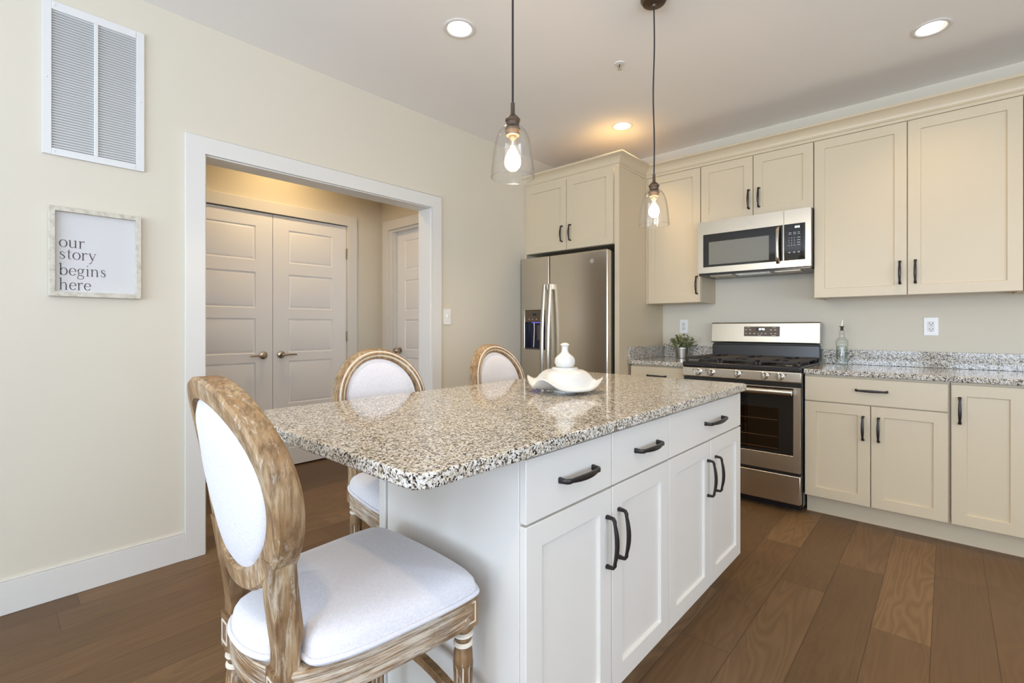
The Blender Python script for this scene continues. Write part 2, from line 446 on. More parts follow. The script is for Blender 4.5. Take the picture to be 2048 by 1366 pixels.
def wall_with_windows(name, axis, pos, th, lo, hi, wins):
    mb = MB()
    def b(a0, a1, z0, z1):
        if axis == 'x': mb.box(pos, pos + th, a0, a1, z0, z1)
        else: mb.box(a0, a1, pos, pos + th, z0, z1)
    b(lo, hi, 0, WZ0); b(lo, hi, WZ1, CH); c = lo
    for a0, a1 in sorted(wins): b(c, a0, WZ0, WZ1); c = a1
    b(c, hi, WZ0, WZ1)
    return struct(name, mb, M['wall'])
wall_with_windows('wall_right', 'x', 6.2, .12, -8.0, 0.0, WIN_R)
wall_with_windows('wall_near', 'y', -8.12, .12, -WT, 6.4, WIN_N)
wi = 0
for y0, y1 in WIN_R:
    wi += 1; f = MB(); t = .05
    for a, b_, c, d in ((y0, y0 + t, WZ0, WZ1), (y1 - t, y1, WZ0, WZ1), (y0, y1, WZ0, WZ0 + t), (y0, y1, WZ1 - t, WZ1), ((y0 + y1) / 2 - .02, (y0 + y1) / 2 + .02, WZ0, WZ1)):
        f.box(6.22, 6.28, a, b_, c, d)
    fo = struct('window_%d' % wi, f, M['outside'])
    MB().box(6.248, 6.252, y0 + t, y1 - t, WZ0 + t, WZ1 - t).build('pane', M['pane'], fo)
for x0, x1 in WIN_N:
    wi += 1; f = MB(); t = .05
    for a, b_, c, d in ((x0, x0 + t, WZ0, WZ1), (x1 - t, x1, WZ0, WZ1), (x0, x1, WZ0, WZ0 + t), (x0, x1, WZ1 - t, WZ1), ((x0 + x1) / 2 - .02, (x0 + x1) / 2 + .02, WZ0, WZ1)):
        f.box(a, b_, -8.09, -8.03, c, d)
    fo = struct('window_%d' % wi, f, M['outside'])
    MB().box(x0 + t, x1 - t, -8.062, -8.058, WZ0 + t, WZ1 - t).build('pane', M['pane'], fo)
# hall
struct('wall_closet', MB().box(XC - .12, XC, -6.0, -3.166, 0, CH).box(XC - .12, XC, -3.166, -1.866, 2.112, CH).box(XC - .12, XC, -1.866, YE, 0, CH), M['wall'])
struct('wall_hall_end', MB().box(XC - .12, -1.106, YE, YE + .12, 0, CH).box(-1.106, -.31, YE, YE + .12, 2.10, CH).box(-.31, -WT, YE, YE + .12, 0, CH), M['wall'])
struct('wall_hall_near', MB().box(XC - .12, -WT, -6.1, -6.0, 0, CH), M['wall'])
struct('wall_closet_back', MB().box(-1.5, -1.46, -6.0, 0, 0, CH), M['wall'])
# casing round the opening: flat boards, mitred
def casing(name, plane, sgn, axis, a0, a1, z1, wd, th, jamb=None, z0=0.0):
    """portal casing on a wall plane; inner edges a0,a1,z1"""
    mb = MB()
    def P_(a, z, d): return (plane + sgn * d, a, z) if axis == 'x' else (a, plane + sgn * d, z)
    def prism(poly):
        mb.loft([[P_(a, z, 0) for a, z in poly], [P_(a, z, th) for a, z in poly]])
    prism([(a0 - wd, z0), (a0, z0), (a0, z1), (a0 - wd, z1 + wd)])
    prism([(a1, z0), (a1 + wd, z0), (a1 + wd, z1 + wd), (a1, z1)])
    prism([(a0, z1), (a1, z1), (a1 + wd, z1 + wd), (a0 - wd, z1 + wd)])
    return struct(name, mb, M['trim'], bevel=0.002)
casing('trim_1', 0, 1, 'x', OY0, OY1, OZ, .089, .018)
casing('trim_2', -WT, -1, 'x', OY0, OY1, OZ, .089, .018)
jt = .012
struct('trim_3', MB().box(-WT, 0.0, OY0 - .001, OY0 + jt - .005, 0, OZ).box(-WT, 0.0, OY1 - jt + .005, OY1 + .001, 0, OZ).box(-WT, 0.0, OY0, OY1, OZ - jt + .005, OZ + .012), M['trim'], bevel=.001)
casing('trim_4', XC, 1, 'x', -3.160, -1.860, 2.106, .092, .018)
casing('trim_5', YE, -1, 'y', -1.105, -.318, 2.10, .092, .018)
struct('trim_6', MB().box(-1.105, -1.06, YE - .003, YE + .052, 0, 2.10).box(-.36, -.318, YE, YE + .05, 0, 2.10).box(-1.105, -.318, YE, YE + .05, 2.08, 2.10).box(-1.062, -1.045, YE + .015, YE + .048, 0, 2.08), M['trim'], bevel=.001)
def baseboard(name, mbs): return struct(name, mbs, M['trim'], bevel=.002)
baseboard('baseboard_left', MB().box(0, .014, -8.0, OY0 - .089, 0, .135).box(0, .010, -8.0, OY0 - .089, .135, .142))
baseboard('baseboard_left_far', MB().box(0, .014, OY1 + .089, -.90, 0, .135).box(0, .010, OY1 + .089, -.90, .135, .142))
baseboard('baseboard_hall', MB().box(XC, XC + .014, -1.768, YE, 0, .14).box(XC, -1.197, YE - .014, YE, 0, .14))
# panelled doors
def panel_door(name, axis, face, sgn, a0, a1, z0, z1, th, panels):
    """moulded door; (a, z) in the door's plane; panels = list of (a0,a1,z0,z1) raised fields"""
    mb = MB()
    def P_(a, z, d): return (face - sgn * d, a, z) if axis == 'x' else (a, face - sgn * d, z)
    # grid front face with recesses
    As = sorted({a0, a1} | {p[0] for p in panels} | {p[1] for p in panels}); Zs = sorted({z0, z1} | {p[2] for p in panels} | {p[3] for p in panels})
    for i in range(len(As) - 1):
        for j in range(len(Zs) - 1):
            ca, cz = (As[i] + As[i + 1]) / 2, (Zs[j] + Zs[j + 1]) / 2
            if any(p[0] < ca < p[1] and p[2] < cz < p[3] for p in panels): continue
            mb.add([P_(As[i], Zs[j], 0), P_(As[i + 1], Zs[j], 0), P_(As[i + 1], Zs[j + 1], 0), P_(As[i], Zs[j + 1], 0)], [(0, 1, 2, 3)])
    for p in panels:
        rings = []
        for ins, d in ((0, 0), (.006, .006), (.012, .007), (.024, .002), (.026, .0015)):
            rings.append([P_(p[0] + ins, p[2] + ins, d), P_(p[1] - ins, p[2] + ins, d), P_(p[1] - ins, p[3] - ins, d), P_(p[0] + ins, p[3] - ins, d)])
        mb.loft(rings, True, False, True)
    o = [P_(a0, z0, 0), P_(a1, z0, 0), P_(a1, z1, 0), P_(a0, z1, 0)]; b_ = [P_(a0, z0, th), P_(a1, z0, th), P_(a1, z1, th), P_(a0, z1, th)]
    mb.loft([o, b_], True, False, True)
    d = struct(name, mb, M['door'], smooth=20); return d
PZ = [(0.545, .893), (.964, 1.247), (1.330, 1.618), (1.713, 1.989), (.17, .475)]
PZ = [(.535, .893), (.964, 1.247), (1.330, 1.618), (1.713, 1.989), (.155, .462)]
lw_ = .648
door_r = panel_door('door_1', 'x', XC - .004, 1, -2.514, -1.868, .014, 2.100, .035, [(-2.390, -2.000, a, b_) for a, b_ in PZ])
door_l = panel_door('door_2', 'x', XC - .004, 1, -3.164, -2.518, .014, 2.100, .035, [(-3.035, -2.648, a, b_) for a, b_ in PZ])
door_s = panel_door('door_3', 'y', YE + .05, -1, -1.058, -.362, .014, 2.078, .035, [(-.925, -.495, a, b_) for a, b_ in PZ])
def lever(parent, x, y, z, sgn, direc):
    """lever set on a door face looking +x; direc = +1 lever points to +y"""
    mb = MB().lathe((x, y, z), [(0.0, 0), (.031, 0), (.032, .004), (.029, .009), (.012, .013), (.0105, .03), (.011, .045)], 28, 'x')
    mb.tube([(x + .042, y - direc * .006, z), (x + .046, y + direc * .02, z), (x + .048, y + direc * .06, z + .002), (x + .044, y + direc * .112, z)], [.0095, .009, .0075, .0065], 10)
    return mb.build('lever_handle', M['nickel'], parent)
lever(door_r, XC - .004, -2.450, .947, 1, 1)
lever(door_l, XC - .004, -2.590, .947, 1, -1)
MB().lathe((-1.0, YE + .05, .955), [(0.0, 0), (.030, 0), (.031, .005), (.014, .010), (.012, .03), (.026, .042), (.029, .055), (.022, .066), (0.004, .070)], 24, 'y').build('door_knob', M['nickel'], door_s)
for z in (1.85, 1.09, .25):
    MB().box(XC - .003, XC + .004, -1.870, -1.852, z - .045, z + .045).lathe((XC + .006, -1.862, z - .047), [(.006, 0), (.006, .094)], 10).build('hinge', M['hinge'], door_r)
# closet interior darkness is closed off by wall_closet_back

# ------------------------------------------------------------------ wall fittings
v = thing('return_air_grille', 'tall white metal air return grille high on the left wall', 'vent', (0, -3.773, 1.925))
gy0, gy1, gz0, gz1 = -3.949, -3.597, 1.918, 2.578
mb = MB()
for a, b_, c, d in ((gy0, -3.919, gz0, gz1), (-3.628, gy1, gz0, gz1), (-3.919, -3.628, gz0, 1.947), (-3.919, -3.628, 2.543, gz1), (-3.780, -3.766, 1.947, 2.543)):
    mb.box(0.001, .012, a, b_, c, d)
mb.build('frame', M['white_metal'], v, bevel=.0015)
MB().box(0.0005, .002, -3.919, -3.628, 1.947, 2.543).build('duct_backing', M['vent_dark'], v)
for a, b_ in ((-3.919, -3.780), (-3.766, -3.628)):
    mb = MB(); n = 52
    for k in range(n):
        z = 1.949 + (k + .5) * (.592 / n)
        mb.add([(.0025, a, z + .005), (.010, a, z - .0035), (.0108, a, z - .0030), (.0033, a, z + .0055), (.0025, b_, z + .005), (.010, b_, z - .0035), (.0108, b_, z - .0030), (.0033, b_, z + .0055)],
               [(0, 1, 5, 4), (1, 2, 6, 5), (2, 3, 7, 6), (3, 0, 4, 7), (0, 3, 2, 1), (4, 5, 6, 7)])
    mb.build('louver_panel', M['white_metal'], v, smooth=20)
for y, z in ((-3.912, 2.561), (-3.634, 2.563), (-3.936, 2.246), (-3.611, 2.249), (-3.912, 1.932), (-3.636, 1.933)):
    MB().lathe((.012, y, z), [(.005, 0), (.0045, .0015), (.002, .002)], 12, 'x').build('screw', M['white_metal'], v)

s = thing('framed_sign', 'whitewashed wood framed sign reading our story begins here', 'wall sign', (0, -3.770, 1.308))
sy0, sy1, sz0, sz1 = -3.929, -3.612, 1.308, 1.696
mb = MB(); fw = .020
def frm(poly): mb.loft([[(0.002, a, z) for a, z in poly], [(.028, a, z) for a, z in poly]])
frm([(sy0, sz0), (sy0 + fw, sz0 + fw), (sy0 + fw, sz1 - fw), (sy0, sz1)]); frm([(sy1, sz0), (sy1, sz1), (sy1 - fw, sz1 - fw), (sy1 - fw, sz0 + fw)])
frm([(sy0, sz0), (sy1, sz0), (sy1 - fw, sz0 + fw), (sy0 + fw, sz0 + fw)]); frm([(sy0, sz1), (sy0 + fw, sz1 - fw), (sy1 - fw, sz1 - fw), (sy1, sz1)])
mb.build('frame', M['frame'], s, bevel=.0015)
MB().box(.003, .008, sy0 + fw - .002, sy1 - fw + .002, sz0 + fw - .002, sz1 - fw + .002).build('canvas', M['canvas'], s)
# serif lettering drawn as variable-width strokes
def arc(cx, cy, rx, ry, a0, a1, thin=.05, thick=.145, n=18):
    out = []
    for i in range(n + 1):
        a = math.radians(a0 + (a1 - a0) * i / n)
        out.append((cx + rx * math.cos(a), cy + ry * math.sin(a), thin + (thick - thin) * abs(math.cos(a)) ** 1.5))
    return out
ST = .135
def stem(x, y0, y1): return [(x, y0, ST), (x, y1, ST)]
def ser(x, y, wl=.16, wr=.16): return [(x - wl, y + .02, .045), (x + wr, y + .02, .045)]
def flag(x, y): return [(x - .17, y - .10, .03), (x - .02, y - .02, .10)]
G = {
 'o': (0.98, [arc(.49, .5, .38, .47, 0, 360, n=36)]),
 'u': (1.12, [stem(.24, .22, .98), flag(.24, 1.0), [(.24, .30, ST), (.27, .12, .12), (.40, .03, .08), (.55, .04, .06), (.70, .12, .05), (.82, .22, .04)], stem(.84, 0, .98), flag(.84, 1.0), [(.84, .02, .05), (1.0, .03, .04)]]),
 'r': (0.80, [stem(.24, 0, .96), flag(.24, .98), ser(.24, 0), [(.28, .70, .04), (.40, .88, .07), (.54, .95, .10), (.66, .90, .13), (.70, .84, .12)]]),
 's': (0.80, [[(.62, .70, .04), (.60, .84, .05), (.50, .93, .06), (.37, .96, .06), (.23, .88, .10), (.19, .74, .13), (.28, .60, .13), (.44, .51, .14), (.58, .40, .14), (.64, .26, .13), (.56, .10, .09), (.40, .03, .06), (.25, .06, .05), (.17, .16, .05), (.14, .30, .04)]]),
 't': (0.66, [[(.32, 1.28, .05), (.30, 1.1, .11), (.30, .28, ST), (.33, .10, .10), (.44, .03, .06), (.58, .10, .04)], [(.10, .95, .05), (.58, .95, .05)]]),
 'y': (0.98, [[(.18, .95, .13), (.52, .10, .14)], [(.84, .95, .05), (.50, .05, .05), (.38, -.26, .06), (.27, -.38, .08), (.14, -.38, .11)], [(.04, .96, .045), (.36, .96, .045)], [(.68, .96, .045), (.96, .96, .045)]]),
 'b': (1.06, [stem(.22, .06, 1.56), flag(.22, 1.58), arc(.55, .49, .36, .46, -160, 160, n=28), [(.22, .04, .05), (.30, .10, .05)]]),
 'e': (0.90, [arc(.47, .49, .35, .47, 18, 325, n=30), [(.14, .54, .045), (.80, .54, .045)], [(.80, .54, .06), (.80, .64, .12)]]),
 'g': (0.98, [arc(.44, .64, .27, .31, 0, 360, .05, .125, 30), [(.66, .84, .05), (.80, .95, .06), (.92, .90, .09)], [(.28, .36, .05), (.18, .24, .08), (.22, .12, .09), (.40, .08, .10), (.62, .06, .11), (.78, -.06, .10), (.80, -.22, .08), (.68, -.38, .06), (.42, -.45, .05), (.18, -.38, .07), (.10, -.22, .09), (.18, -.04, .06), (.30, .06, .04)]]),
 'i': (0.54, [stem(.27, 0, .96), flag(.27, .98), ser(.27, 0), [(.22, 1.34, .13), (.32, 1.34, .13)]]),
 'n': (1.14, [stem(.24, 0, .96), flag(.24, .98), ser(.24, 0), stem(.84, 0, .66), ser(.84, 0), [(.28, .72, .04), (.44, .90, .06), (.62, .96, .08), (.78, .88, .11), (.84, .66, ST)]]),
 'h': (1.14, [stem(.24, 0, 1.54), flag(.24, 1.56), ser(.24, 0), stem(.84, 0, .66), ser(.84, 0), [(.28, .72, .04), (.44, .90, .06), (.62, .96, .08), (.78, .88, .11), (.84, .66, ST)]]),
}
def strokes_mesh(mb, strokes, P_, layer=0):
    for st in strokes:
        n = len(st); L_, R_ = [], []
        for i, (x, y, wd) in enumerate(st):
            x0, y0, _ = st[max(i - 1, 0)]; x1, y1, _ = st[min(i + 1, n - 1)]
            if abs(st[0][0] - st[-1][0]) < 1e-6 and abs(st[0][1] - st[-1][1]) < 1e-6 and i in (0, n - 1) and n > 6:
                x0, y0, _ = st[-2]; x1, y1, _ = st[1]
            tx, ty = x1 - x0, y1 - y0; l = math.hypot(tx, ty) or 1; nx, ny = -ty / l, tx / l
            L_.append((x + nx * wd / 2, y + ny * wd / 2)); R_.append((x - nx * wd / 2, y - ny * wd / 2))
        for i in range(n - 1):
            q = [L_[i], L_[i + 1], R_[i + 1], R_[i]]
            mb.add([P_(a, b_) for a, b_ in q], [(0, 1, 2, 3)])
mb = MB(); XH = .0335
for word, zb, wid in (('our', 1.523, .087), ('story', 1.4715, .125), ('begins', 1.4015, .160), ('here', 1.338, .107)):
    adv = sum(G[c][0] for c in word) * XH; k = wid / adv; cx = -3.897
    for c in word:
        strokes_mesh(mb, G[c][1], lambda a, b_, cx=cx, zb=zb, k=k: (.0088, cx + a * XH * k, zb + b_ * XH))
        cx += G[c][0] * XH * k
mb.build('lettering', M['ink'], s)

t = thing('light_switch', 'white toggle light switch plate right of the hall opening', 'light switch', (0, -1.711, 1.193))
MB().box(0, .006, -1.748, -1.674, 1.195, 1.313).build('plate', M['plastic'], t, bevel=.002)
MB().box(.006, .016, -1.7155, -1.7065, 1.250, 1.272).build('toggle', M['plastic'], t, bevel=.001)
for z in (1.222, 1.286): MB().lathe((.006, -1.711, z), [(.003, 0), (.002, .001)], 10, 'x').build('screw', M['nickel'], t)

def outlet(x0, x1, z0, z1, label):
    t = thing('electrical_outlet', label, 'outlet', ((x0 + x1) / 2, 0, z0), group='white receptacle outlets above the backsplash')
    MB().box(x0, x1, -.006, 0, z0, z1).build('plate', M['plastic'], t, bevel=.0018)
    cx, cz = (x0 + x1) / 2, (z0 + z1) / 2
    r = MB().box(cx - .0165, cx + .0165, -.0085, -.004, cz - .033, cz + .033).build('receptacle', M['white_metal'], t, bevel=.001)
    mb = MB()
    for dz in (.020, -.017):
        for dx in (-.0075, .0075): mb.box(cx + dx - .0014, cx + dx + .0014, -.0092, -.0080, cz + dz - .004, cz + dz + .005)
        mb.box(cx - .0028, cx + .0028, -.0092, -.0080, cz + dz - .014, cz + dz - .009)
    mb.build('slots', M['slot'], r)
outlet(1.118, 1.190, 1.125, 1.241, 'white outlet above the potted plant left of the range')
outlet(2.745, 2.818, 1.121, 1.238, 'white outlet on the wall right of the glass bottle')

# ------------------------------------------------------------------ cabinets on the range wall
UZ0, UZ1 = 1.372, 2.4335
PL = .136
t = thing('wall_cabinet', 'tall single-door cream wall cabinet between the refrigerator and microwave', 'cabinet', (1.19, -.16, UZ0), group='cream wall cabinets')
MB().box(.963, 1.422, -.310, -.001, UZ0, UZ1).build('carcass', M['cab'], t, bevel=.001)
MB().box(.963, .977, -.329, -.310, UZ0, UZ1).build('filler_strip', M['cab'], t)
door_part(t, .979, 1.421, UZ0 + .002, UZ1 - .002, -.330, pull=(1.396, 1.508, PL, True))
t = thing('wall_cabinet', 'short two-door cream wall cabinet directly above the microwave', 'cabinet', (1.806, -.16, 1.985), group='cream wall cabinets')
MB().box(1.4235, 2.1860, -.310, -.001, 1.985, UZ1).build('carcass', M['cab'], t, bevel=.001)
door_part(t, 1.4255, 1.8035, 1.987, UZ1 - .002, -.330, pull=(1.778, 2.115, PL, True))
door_part(t, 1.8065, 2.1845, 1.987, UZ1 - .002, -.330, pull=(1.846, 2.117, PL, True))
t = thing('wall_cabinet', 'wide tall two-door cream wall cabinet right of the microwave', 'cabinet', (2.677, -.16, UZ0), group='cream wall cabinets')
mb = MB().box(2.1875, 2.203, -.310, -.001, UZ0, UZ1).box(3.150, 3.1665, -.310, -.001, UZ0, UZ1).box(2.203, 3.15, -.310, -.001, UZ0 + .02, UZ1).box(2.203, 3.15, -.310, -.292, UZ0, UZ0 + .02)
mb.build('carcass', M['cab'], t, bevel=.001)
door_part(t, 2.1895, 2.6765, UZ0 + .002, UZ1 - .002, -.330, pull=(2.643, 1.511, PL, True))
door_part(t, 2.6795, 3.1645, UZ0 + .002, UZ1 - .002, -.330, pull=(2.716, 1.512, PL, True))
t = thing('wall_cabinet', 'plain cream end wall cabinet just past the right edge of the photo', 'cabinet', (3.46, -.16, UZ0), group='cream wall cabinets')
MB().box(3.1685, 3.755, -.310, -.001, UZ0, UZ1).build('carcass', M['cab'], t, bevel=.001)
door_part(t, 3.1705, 3.460, UZ0 + .002, UZ1 - .002, -.330, pull=(3.43, 1.511, PL, True))
door_part(t, 3.463, 3.753, UZ0 + .002, UZ1 - .002, -.330, pull=(3.493, 1.511, PL, True))
t = thing('refrigerator_cabinet', 'deep two-door cream cabinet mounted above the refrigerator', 'cabinet', (.46, -.39, 1.832))
MB().box(.003, .920, -.775, -.001, 1.832, UZ1).build('carcass', M['cab'], t, bevel=.001)
MB().box(.002, .020, -.792, -.775, 1.790, UZ1).build('filler_strip', M['cab'], t)
door_part(t, .022, .4655, 1.834, UZ1 - .002, -.795, pull=(.424, 1.972, .130, True))
door_part(t, .4685, .914, 1.834, UZ1 - .002, -.795, pull=(.510, 1.972, .130, True))
t = MB().box(.922, .961, -.782, -.001, 0.0, UZ1).build('refrigerator_side_panel', M['cab'], None, bevel=.0015)
tag(t, 'full-height cream panel standing along the right side of the refrigerator', 'panel')
# crown moulding
prof = [(0, 2.434), (.004, 2.434), (.004, 2.452), (.010, 2.455), (.013, 2.460), (.010, 2.466), (.011, 2.472), (.018, 2.488), (.031, 2.503), (.046, 2.512), (.054, 2.515), (.060, 2.518), (.063, 2.524), (.060, 2.532), (0, 2.532)]
path = [((.002, -.783), (0, -1)), ((.962, -.783), (1, -1)), ((.962, -.331), (1, -1)), ((3.78, -.331), (0, -1))]
rings = []
for (px, py), (nx, ny) in path:
    rings.append([(px + nx * o_, py + ny * o_, z) for o_, z in prof])
c = MB().loft(rings).build('crown_molding', M['cab'], None, smooth=30)
tag(c, 'cream crown molding stepping around the tops of the wall cabinets', 'molding')

t = thing('base_cabinet', 'small cream drawer base cabinet left of the gas range', 'cabinet', (1.19, -.3, 0), group='cream base cabinets')
MB().box(.963, 1.424, -.611, -.001, .118, .880).box(.963, 1.424, -.540, -.001, 0, .118).build('carcass', M['cab'], t)
MB().box(.961, .978, -.632, -.611, .118, .878).build('filler_strip', M['gap_shade'], t)  # dark strip: the shade of the gap is put into its colour
drawer_part(t, .981, 1.421, .718, .868, -.632, pull=(1.202, .801, .146))
door_part(t, .981, 1.421, .122, .712, -.632, pull=(1.385, .58, PL, True))
t = thing('base_cabinet', 'wide cream base cabinet with one drawer and two doors beside the range', 'cabinet', (2.53, -.3, 0), group='cream base cabinets')
MB().box(2.190, 2.869, -.611, -.001, .118, .880).build('carcass', M['cab'], t)
drawer_part(t, 2.192, 2.863, .718, .868, -.632, pull=(2.530, .802, .146))
door_part(t, 2.192, 2.5255, .122, .712, -.632, pull=(2.491, .579, PL, True))
door_part(t, 2.5285, 2.863, .122, .712, -.632, pull=(2.564, .579, PL, True))
t = thing('base_cabinet', 'cream full-height single-door base cabinet at the right edge of view', 'cabinet', (3.1, -.3, 0), group='cream base cabinets')
MB().box(2.872, 3.16, -.611, -.001, .118, .880).build('carcass', M['cab'], t)
door_part(t, 2.875, 3.156, .122, .868, -.632, pull=(2.908, .731, PL, True))
t = thing('base_cabinet', 'plain cream end base cabinet just past the right edge of the photo', 'cabinet', (3.46, -.3, 0), group='cream base cabinets')
MB().box(3.162, 3.755, -.611, -.001, .118, .880).build('carcass', M['cab'], t)
door_part(t, 3.166, 3.457, .122, .868, -.632, pull=(3.425, .731, PL, True))
door_part(t, 3.460, 3.752, .122, .868, -.632, pull=(3.492, .731, PL, True))
t = MB().box(2.190, 3.755, -.552, -.535, 0, .118).build('toe_kick_board', M['cab'], None)
tag(t, 'long cream toe kick board under the base cabinets right of the range', 'toe kick')
# counters and splashes
CT = M['granite']
t = MB().box(.963, 1.4235, -.650, -.001, .882, .914).build('countertop', CT, None, bevel=.005, seg=3)
tag(t, 'small speckled granite countertop left of the gas range', 'countertop', 'granite countertops')
t = MB().box(2.1885, 3.76, -.650, -.001, .882, .914).build('countertop', CT, None, bevel=.005, seg=3)
tag(t, 'long speckled granite countertop under the glass bottle right of the range', 'countertop', 'granite countertops')
t = MB().box(.984, 1.4235, -.021, -.001, .9145, 1.016).build('backsplash', CT, None, bevel=.0015)
tag(t, 'short granite backsplash strip on the wall behind the potted plant', 'backsplash', 'granite backsplash strips')
t = MB().box(.963, .983, -.645, -.001, .9145, 1.016).build('backsplash', CT, None, bevel=.0015)
tag(t, 'granite side splash strip against the tall refrigerator panel', 'backsplash', 'granite backsplash strips')
t = MB().box(2.1885, 3.76, -.021, -.001, .9145, 1.016).build('backsplash', CT, None, bevel=.0015)
tag(t, 'long granite backsplash strip behind the glass bottle', 'backsplash', 'granite backsplash strips')

# ------------------------------------------------------------------ microwave
t = thing('microwave_oven', 'stainless over-the-range microwave hanging above the gas range', 'microwave', (1.806, -.2, 1.575))
MB().box(1.429, 2.184, -.375, -.002, 1.582, 1.982).build('housing', M['fridge_side'], t, bevel=.002)
u = MB().box(1.431, 2.182, -.385, -.01, 1.572, 1.583).build('underside', M['black'], t, bevel=.002)
for a, b_ in ((1.50, 1.66), (1.95, 2.11)):
    mb = MB().box(a, b_, -.335, -.20, 1.568, 1.573)
    for k in range(9): mb.box(a + .008 + k * .0165, a + .013 + k * .0165, -.330, -.205, 1.566, 1.569)
    mb.build('grease_filter', M['filterm'], u)
MB().box(1.69, 1.92, -.34, -.25, 1.567, 1.573).build('lamp_cover', M['chrome'], u)
d = MB(); hole_front(d, 1.429, 2.0205, 1.588, 1.980, -.400, -.376, 1.470, 2.016, 1.633, 1.882, .006)
d = d.build('door', M['steel'], t)
MB().box(1.4705, 2.0155, -.3985, -.394, 1.6335, 1.8815).build('door_glass', M['bglass'], d, bevel=.0015)
MB().box(1.512, 1.928, -.3992, -.398, 1.650, 1.822).build('viewing_window', M['window_grey'], d)
h = MB(); zz = [1.616 + .258 * k / 12 for k in range(13)]
h.loft([[(1.976, -.402 - .004, z) if False else (x, -.4 - (0.004 + .030 * math.sin(PI * min(max((z - 1.616) / .258, 0.0), 1.0)) ** .35) + dy, z) for x, dy in ((1.975, .004), (1.977, -.003), (1.983, -.007), (1.990, -.007), (1.997, -.003), (1.999, .004))] for z in zz])
h.build('door_handle', M['steel_handle'], d, smooth=50)
cp = MB(); hole_front(cp, 2.0225, 2.184, 1.588, 1.980, -.400, -.376, 2.0235, 2.151, 1.633, 1.882, .006)
cp = cp.build('control_section', M['steel'], t)
MB().box(2.024, 2.1505, -.3985, -.394, 1.6335, 1.8815).build('control_panel', M['bglass'], cp, bevel=.001)
SEG = {'a': [(0, 2), (1, 2)], 'b': [(1, 2), (1, 1)], 'c': [(1, 1), (1, 0)], 'd': [(0, 0), (1, 0)], 'e': [(0, 0), (0, 1)], 'f': [(0, 1), (0, 2)], 'g': [(0, 1), (1, 1)]}
DG = {'1': 'bc', '0': 'abcdef', '5': 'afgcd', '6': 'afgedc', '2': 'abged', '3': 'abgcd', '4': 'fgbc', '7': 'abc', '8': 'abcdefg', '9': 'abcdfg'}
def digits(mb, text, x, z, y, hgt, wd=None, slant=.12, th=.16):
    cw = hgt * .42
    for ch in text:
        if ch == ':':
            for q in (.3, .7): mb.box(x, x + hgt * .07, y, y + .0002, z + hgt * q, z + hgt * (q + .09))
            x += hgt * .26; continue
        for sgm in DG[ch]:
            (a, b_), (c_, d_) = SEG[sgm]
            p0 = (x + a * cw + slant * b_ * hgt / 2, z + b_ * hgt / 2); p1 = (x + c_ * cw + slant * d_ * hgt / 2, z + d_ * hgt / 2)
            strokes_mesh(mb, [[(p0[0], p0[1], hgt * th), (p1[0], p1[1], hgt * th)]], lambda u_, v_: (u_, y, v_))
        x += cw + hgt * .26
mb = MB(); digits(mb, '10:56', 2.085, 1.853, -.3990, .0115); mb.build('clock_digits', M['digit'], cp)
def key_(x0, x1, z0, z1): MB().box(x0, x1, -.3992, -.3986, z0, z1).build('key_label', M['label'], cp)
for r_, z in enumerate((1.822, 1.812)):
    for c_, x in enumerate((2.060, 2.088, 2.114)): key_(x - .008, x + .008 - .003 * (c_ == 2), z - .0012, z + .0012)
for r_ in range(4):
    z = 1.783 - r_ * .0165
    for c_ in range(3):
        x = 2.052 + c_ * .0165; k = '123456789'[r_ * 3 + c_] if r_ < 3 else '0'
        if r_ == 3 and c_ != 1: key_(x - .004, x + .006, z + .001, z + .003)
        else: mb = MB(); digits(mb, k, x, z, -.3990, .006, slant=0, th=.2); mb.build('key_label', M['label'], cp)
    key_(2.103, 2.121, z + .002, z + .0045)
for x in (2.056, 2.085, 2.112): key_(x - .007, x + .007, 1.688, 1.6905); key_(x - .004, x + .004, 1.683, 1.6852)
# round script emblem
def emblem(parent, cx, cz, y, r, mat):
    mb = MB(); n = 32
    for k in range(n):
        a0, a1 = 2 * PI * k / n, 2 * PI * (k + 1) / n
        for r0, r1 in ((r * .88, r),):
            mb.add([(cx + r0 * math.cos(a0), y, cz + r0 * math.sin(a0)), (cx + r1 * math.cos(a0), y, cz + r1 * math.sin(a0)), (cx + r1 * math.cos(a1), y, cz + r1 * math.sin(a1)), (cx + r0 * math.cos(a1), y, cz + r0 * math.sin(a1))], [(0, 1, 2, 3)])
    gs = [[(-.05, .32, .10), (-.25, .42, .10), (-.48, .25, .12), (-.50, -.05, .12), (-.35, -.18, .10), (-.15, -.02, .10), (-.08, .20, .09), (-.10, -.15, .12), (-.22, -.42, .12), (-.45, -.50, .10)],
          [(.10, .05, .09), (.30, .20, .09), (.45, .38, .10), (.32, .48, .09), (.15, .30, .11), (.10, .02, .12), (.22, -.22, .11), (.42, -.22, .10), (.58, -.02, .08)]]
    for k in range(4):
        a = PI / 4 + k * PI / 2
        gs.append([(.62 * math.cos(a - .35), .62 * math.sin(a - .35), .06), (.78 * math.cos(a), .78 * math.sin(a), .10), (.62 * math.cos(a + .35), .62 * math.sin(a + .35), .06)])
    strokes_mesh(mb, [[(q[0] * r, q[1] * r, q[2] * r) for q in st_] for st_ in gs], lambda u_, v_: (cx + u_, y, cz + v_))
    return mb.build('emblem', mat, parent)
emblem(d, 1.811, 1.928, -.4008, .0125, M['label'])

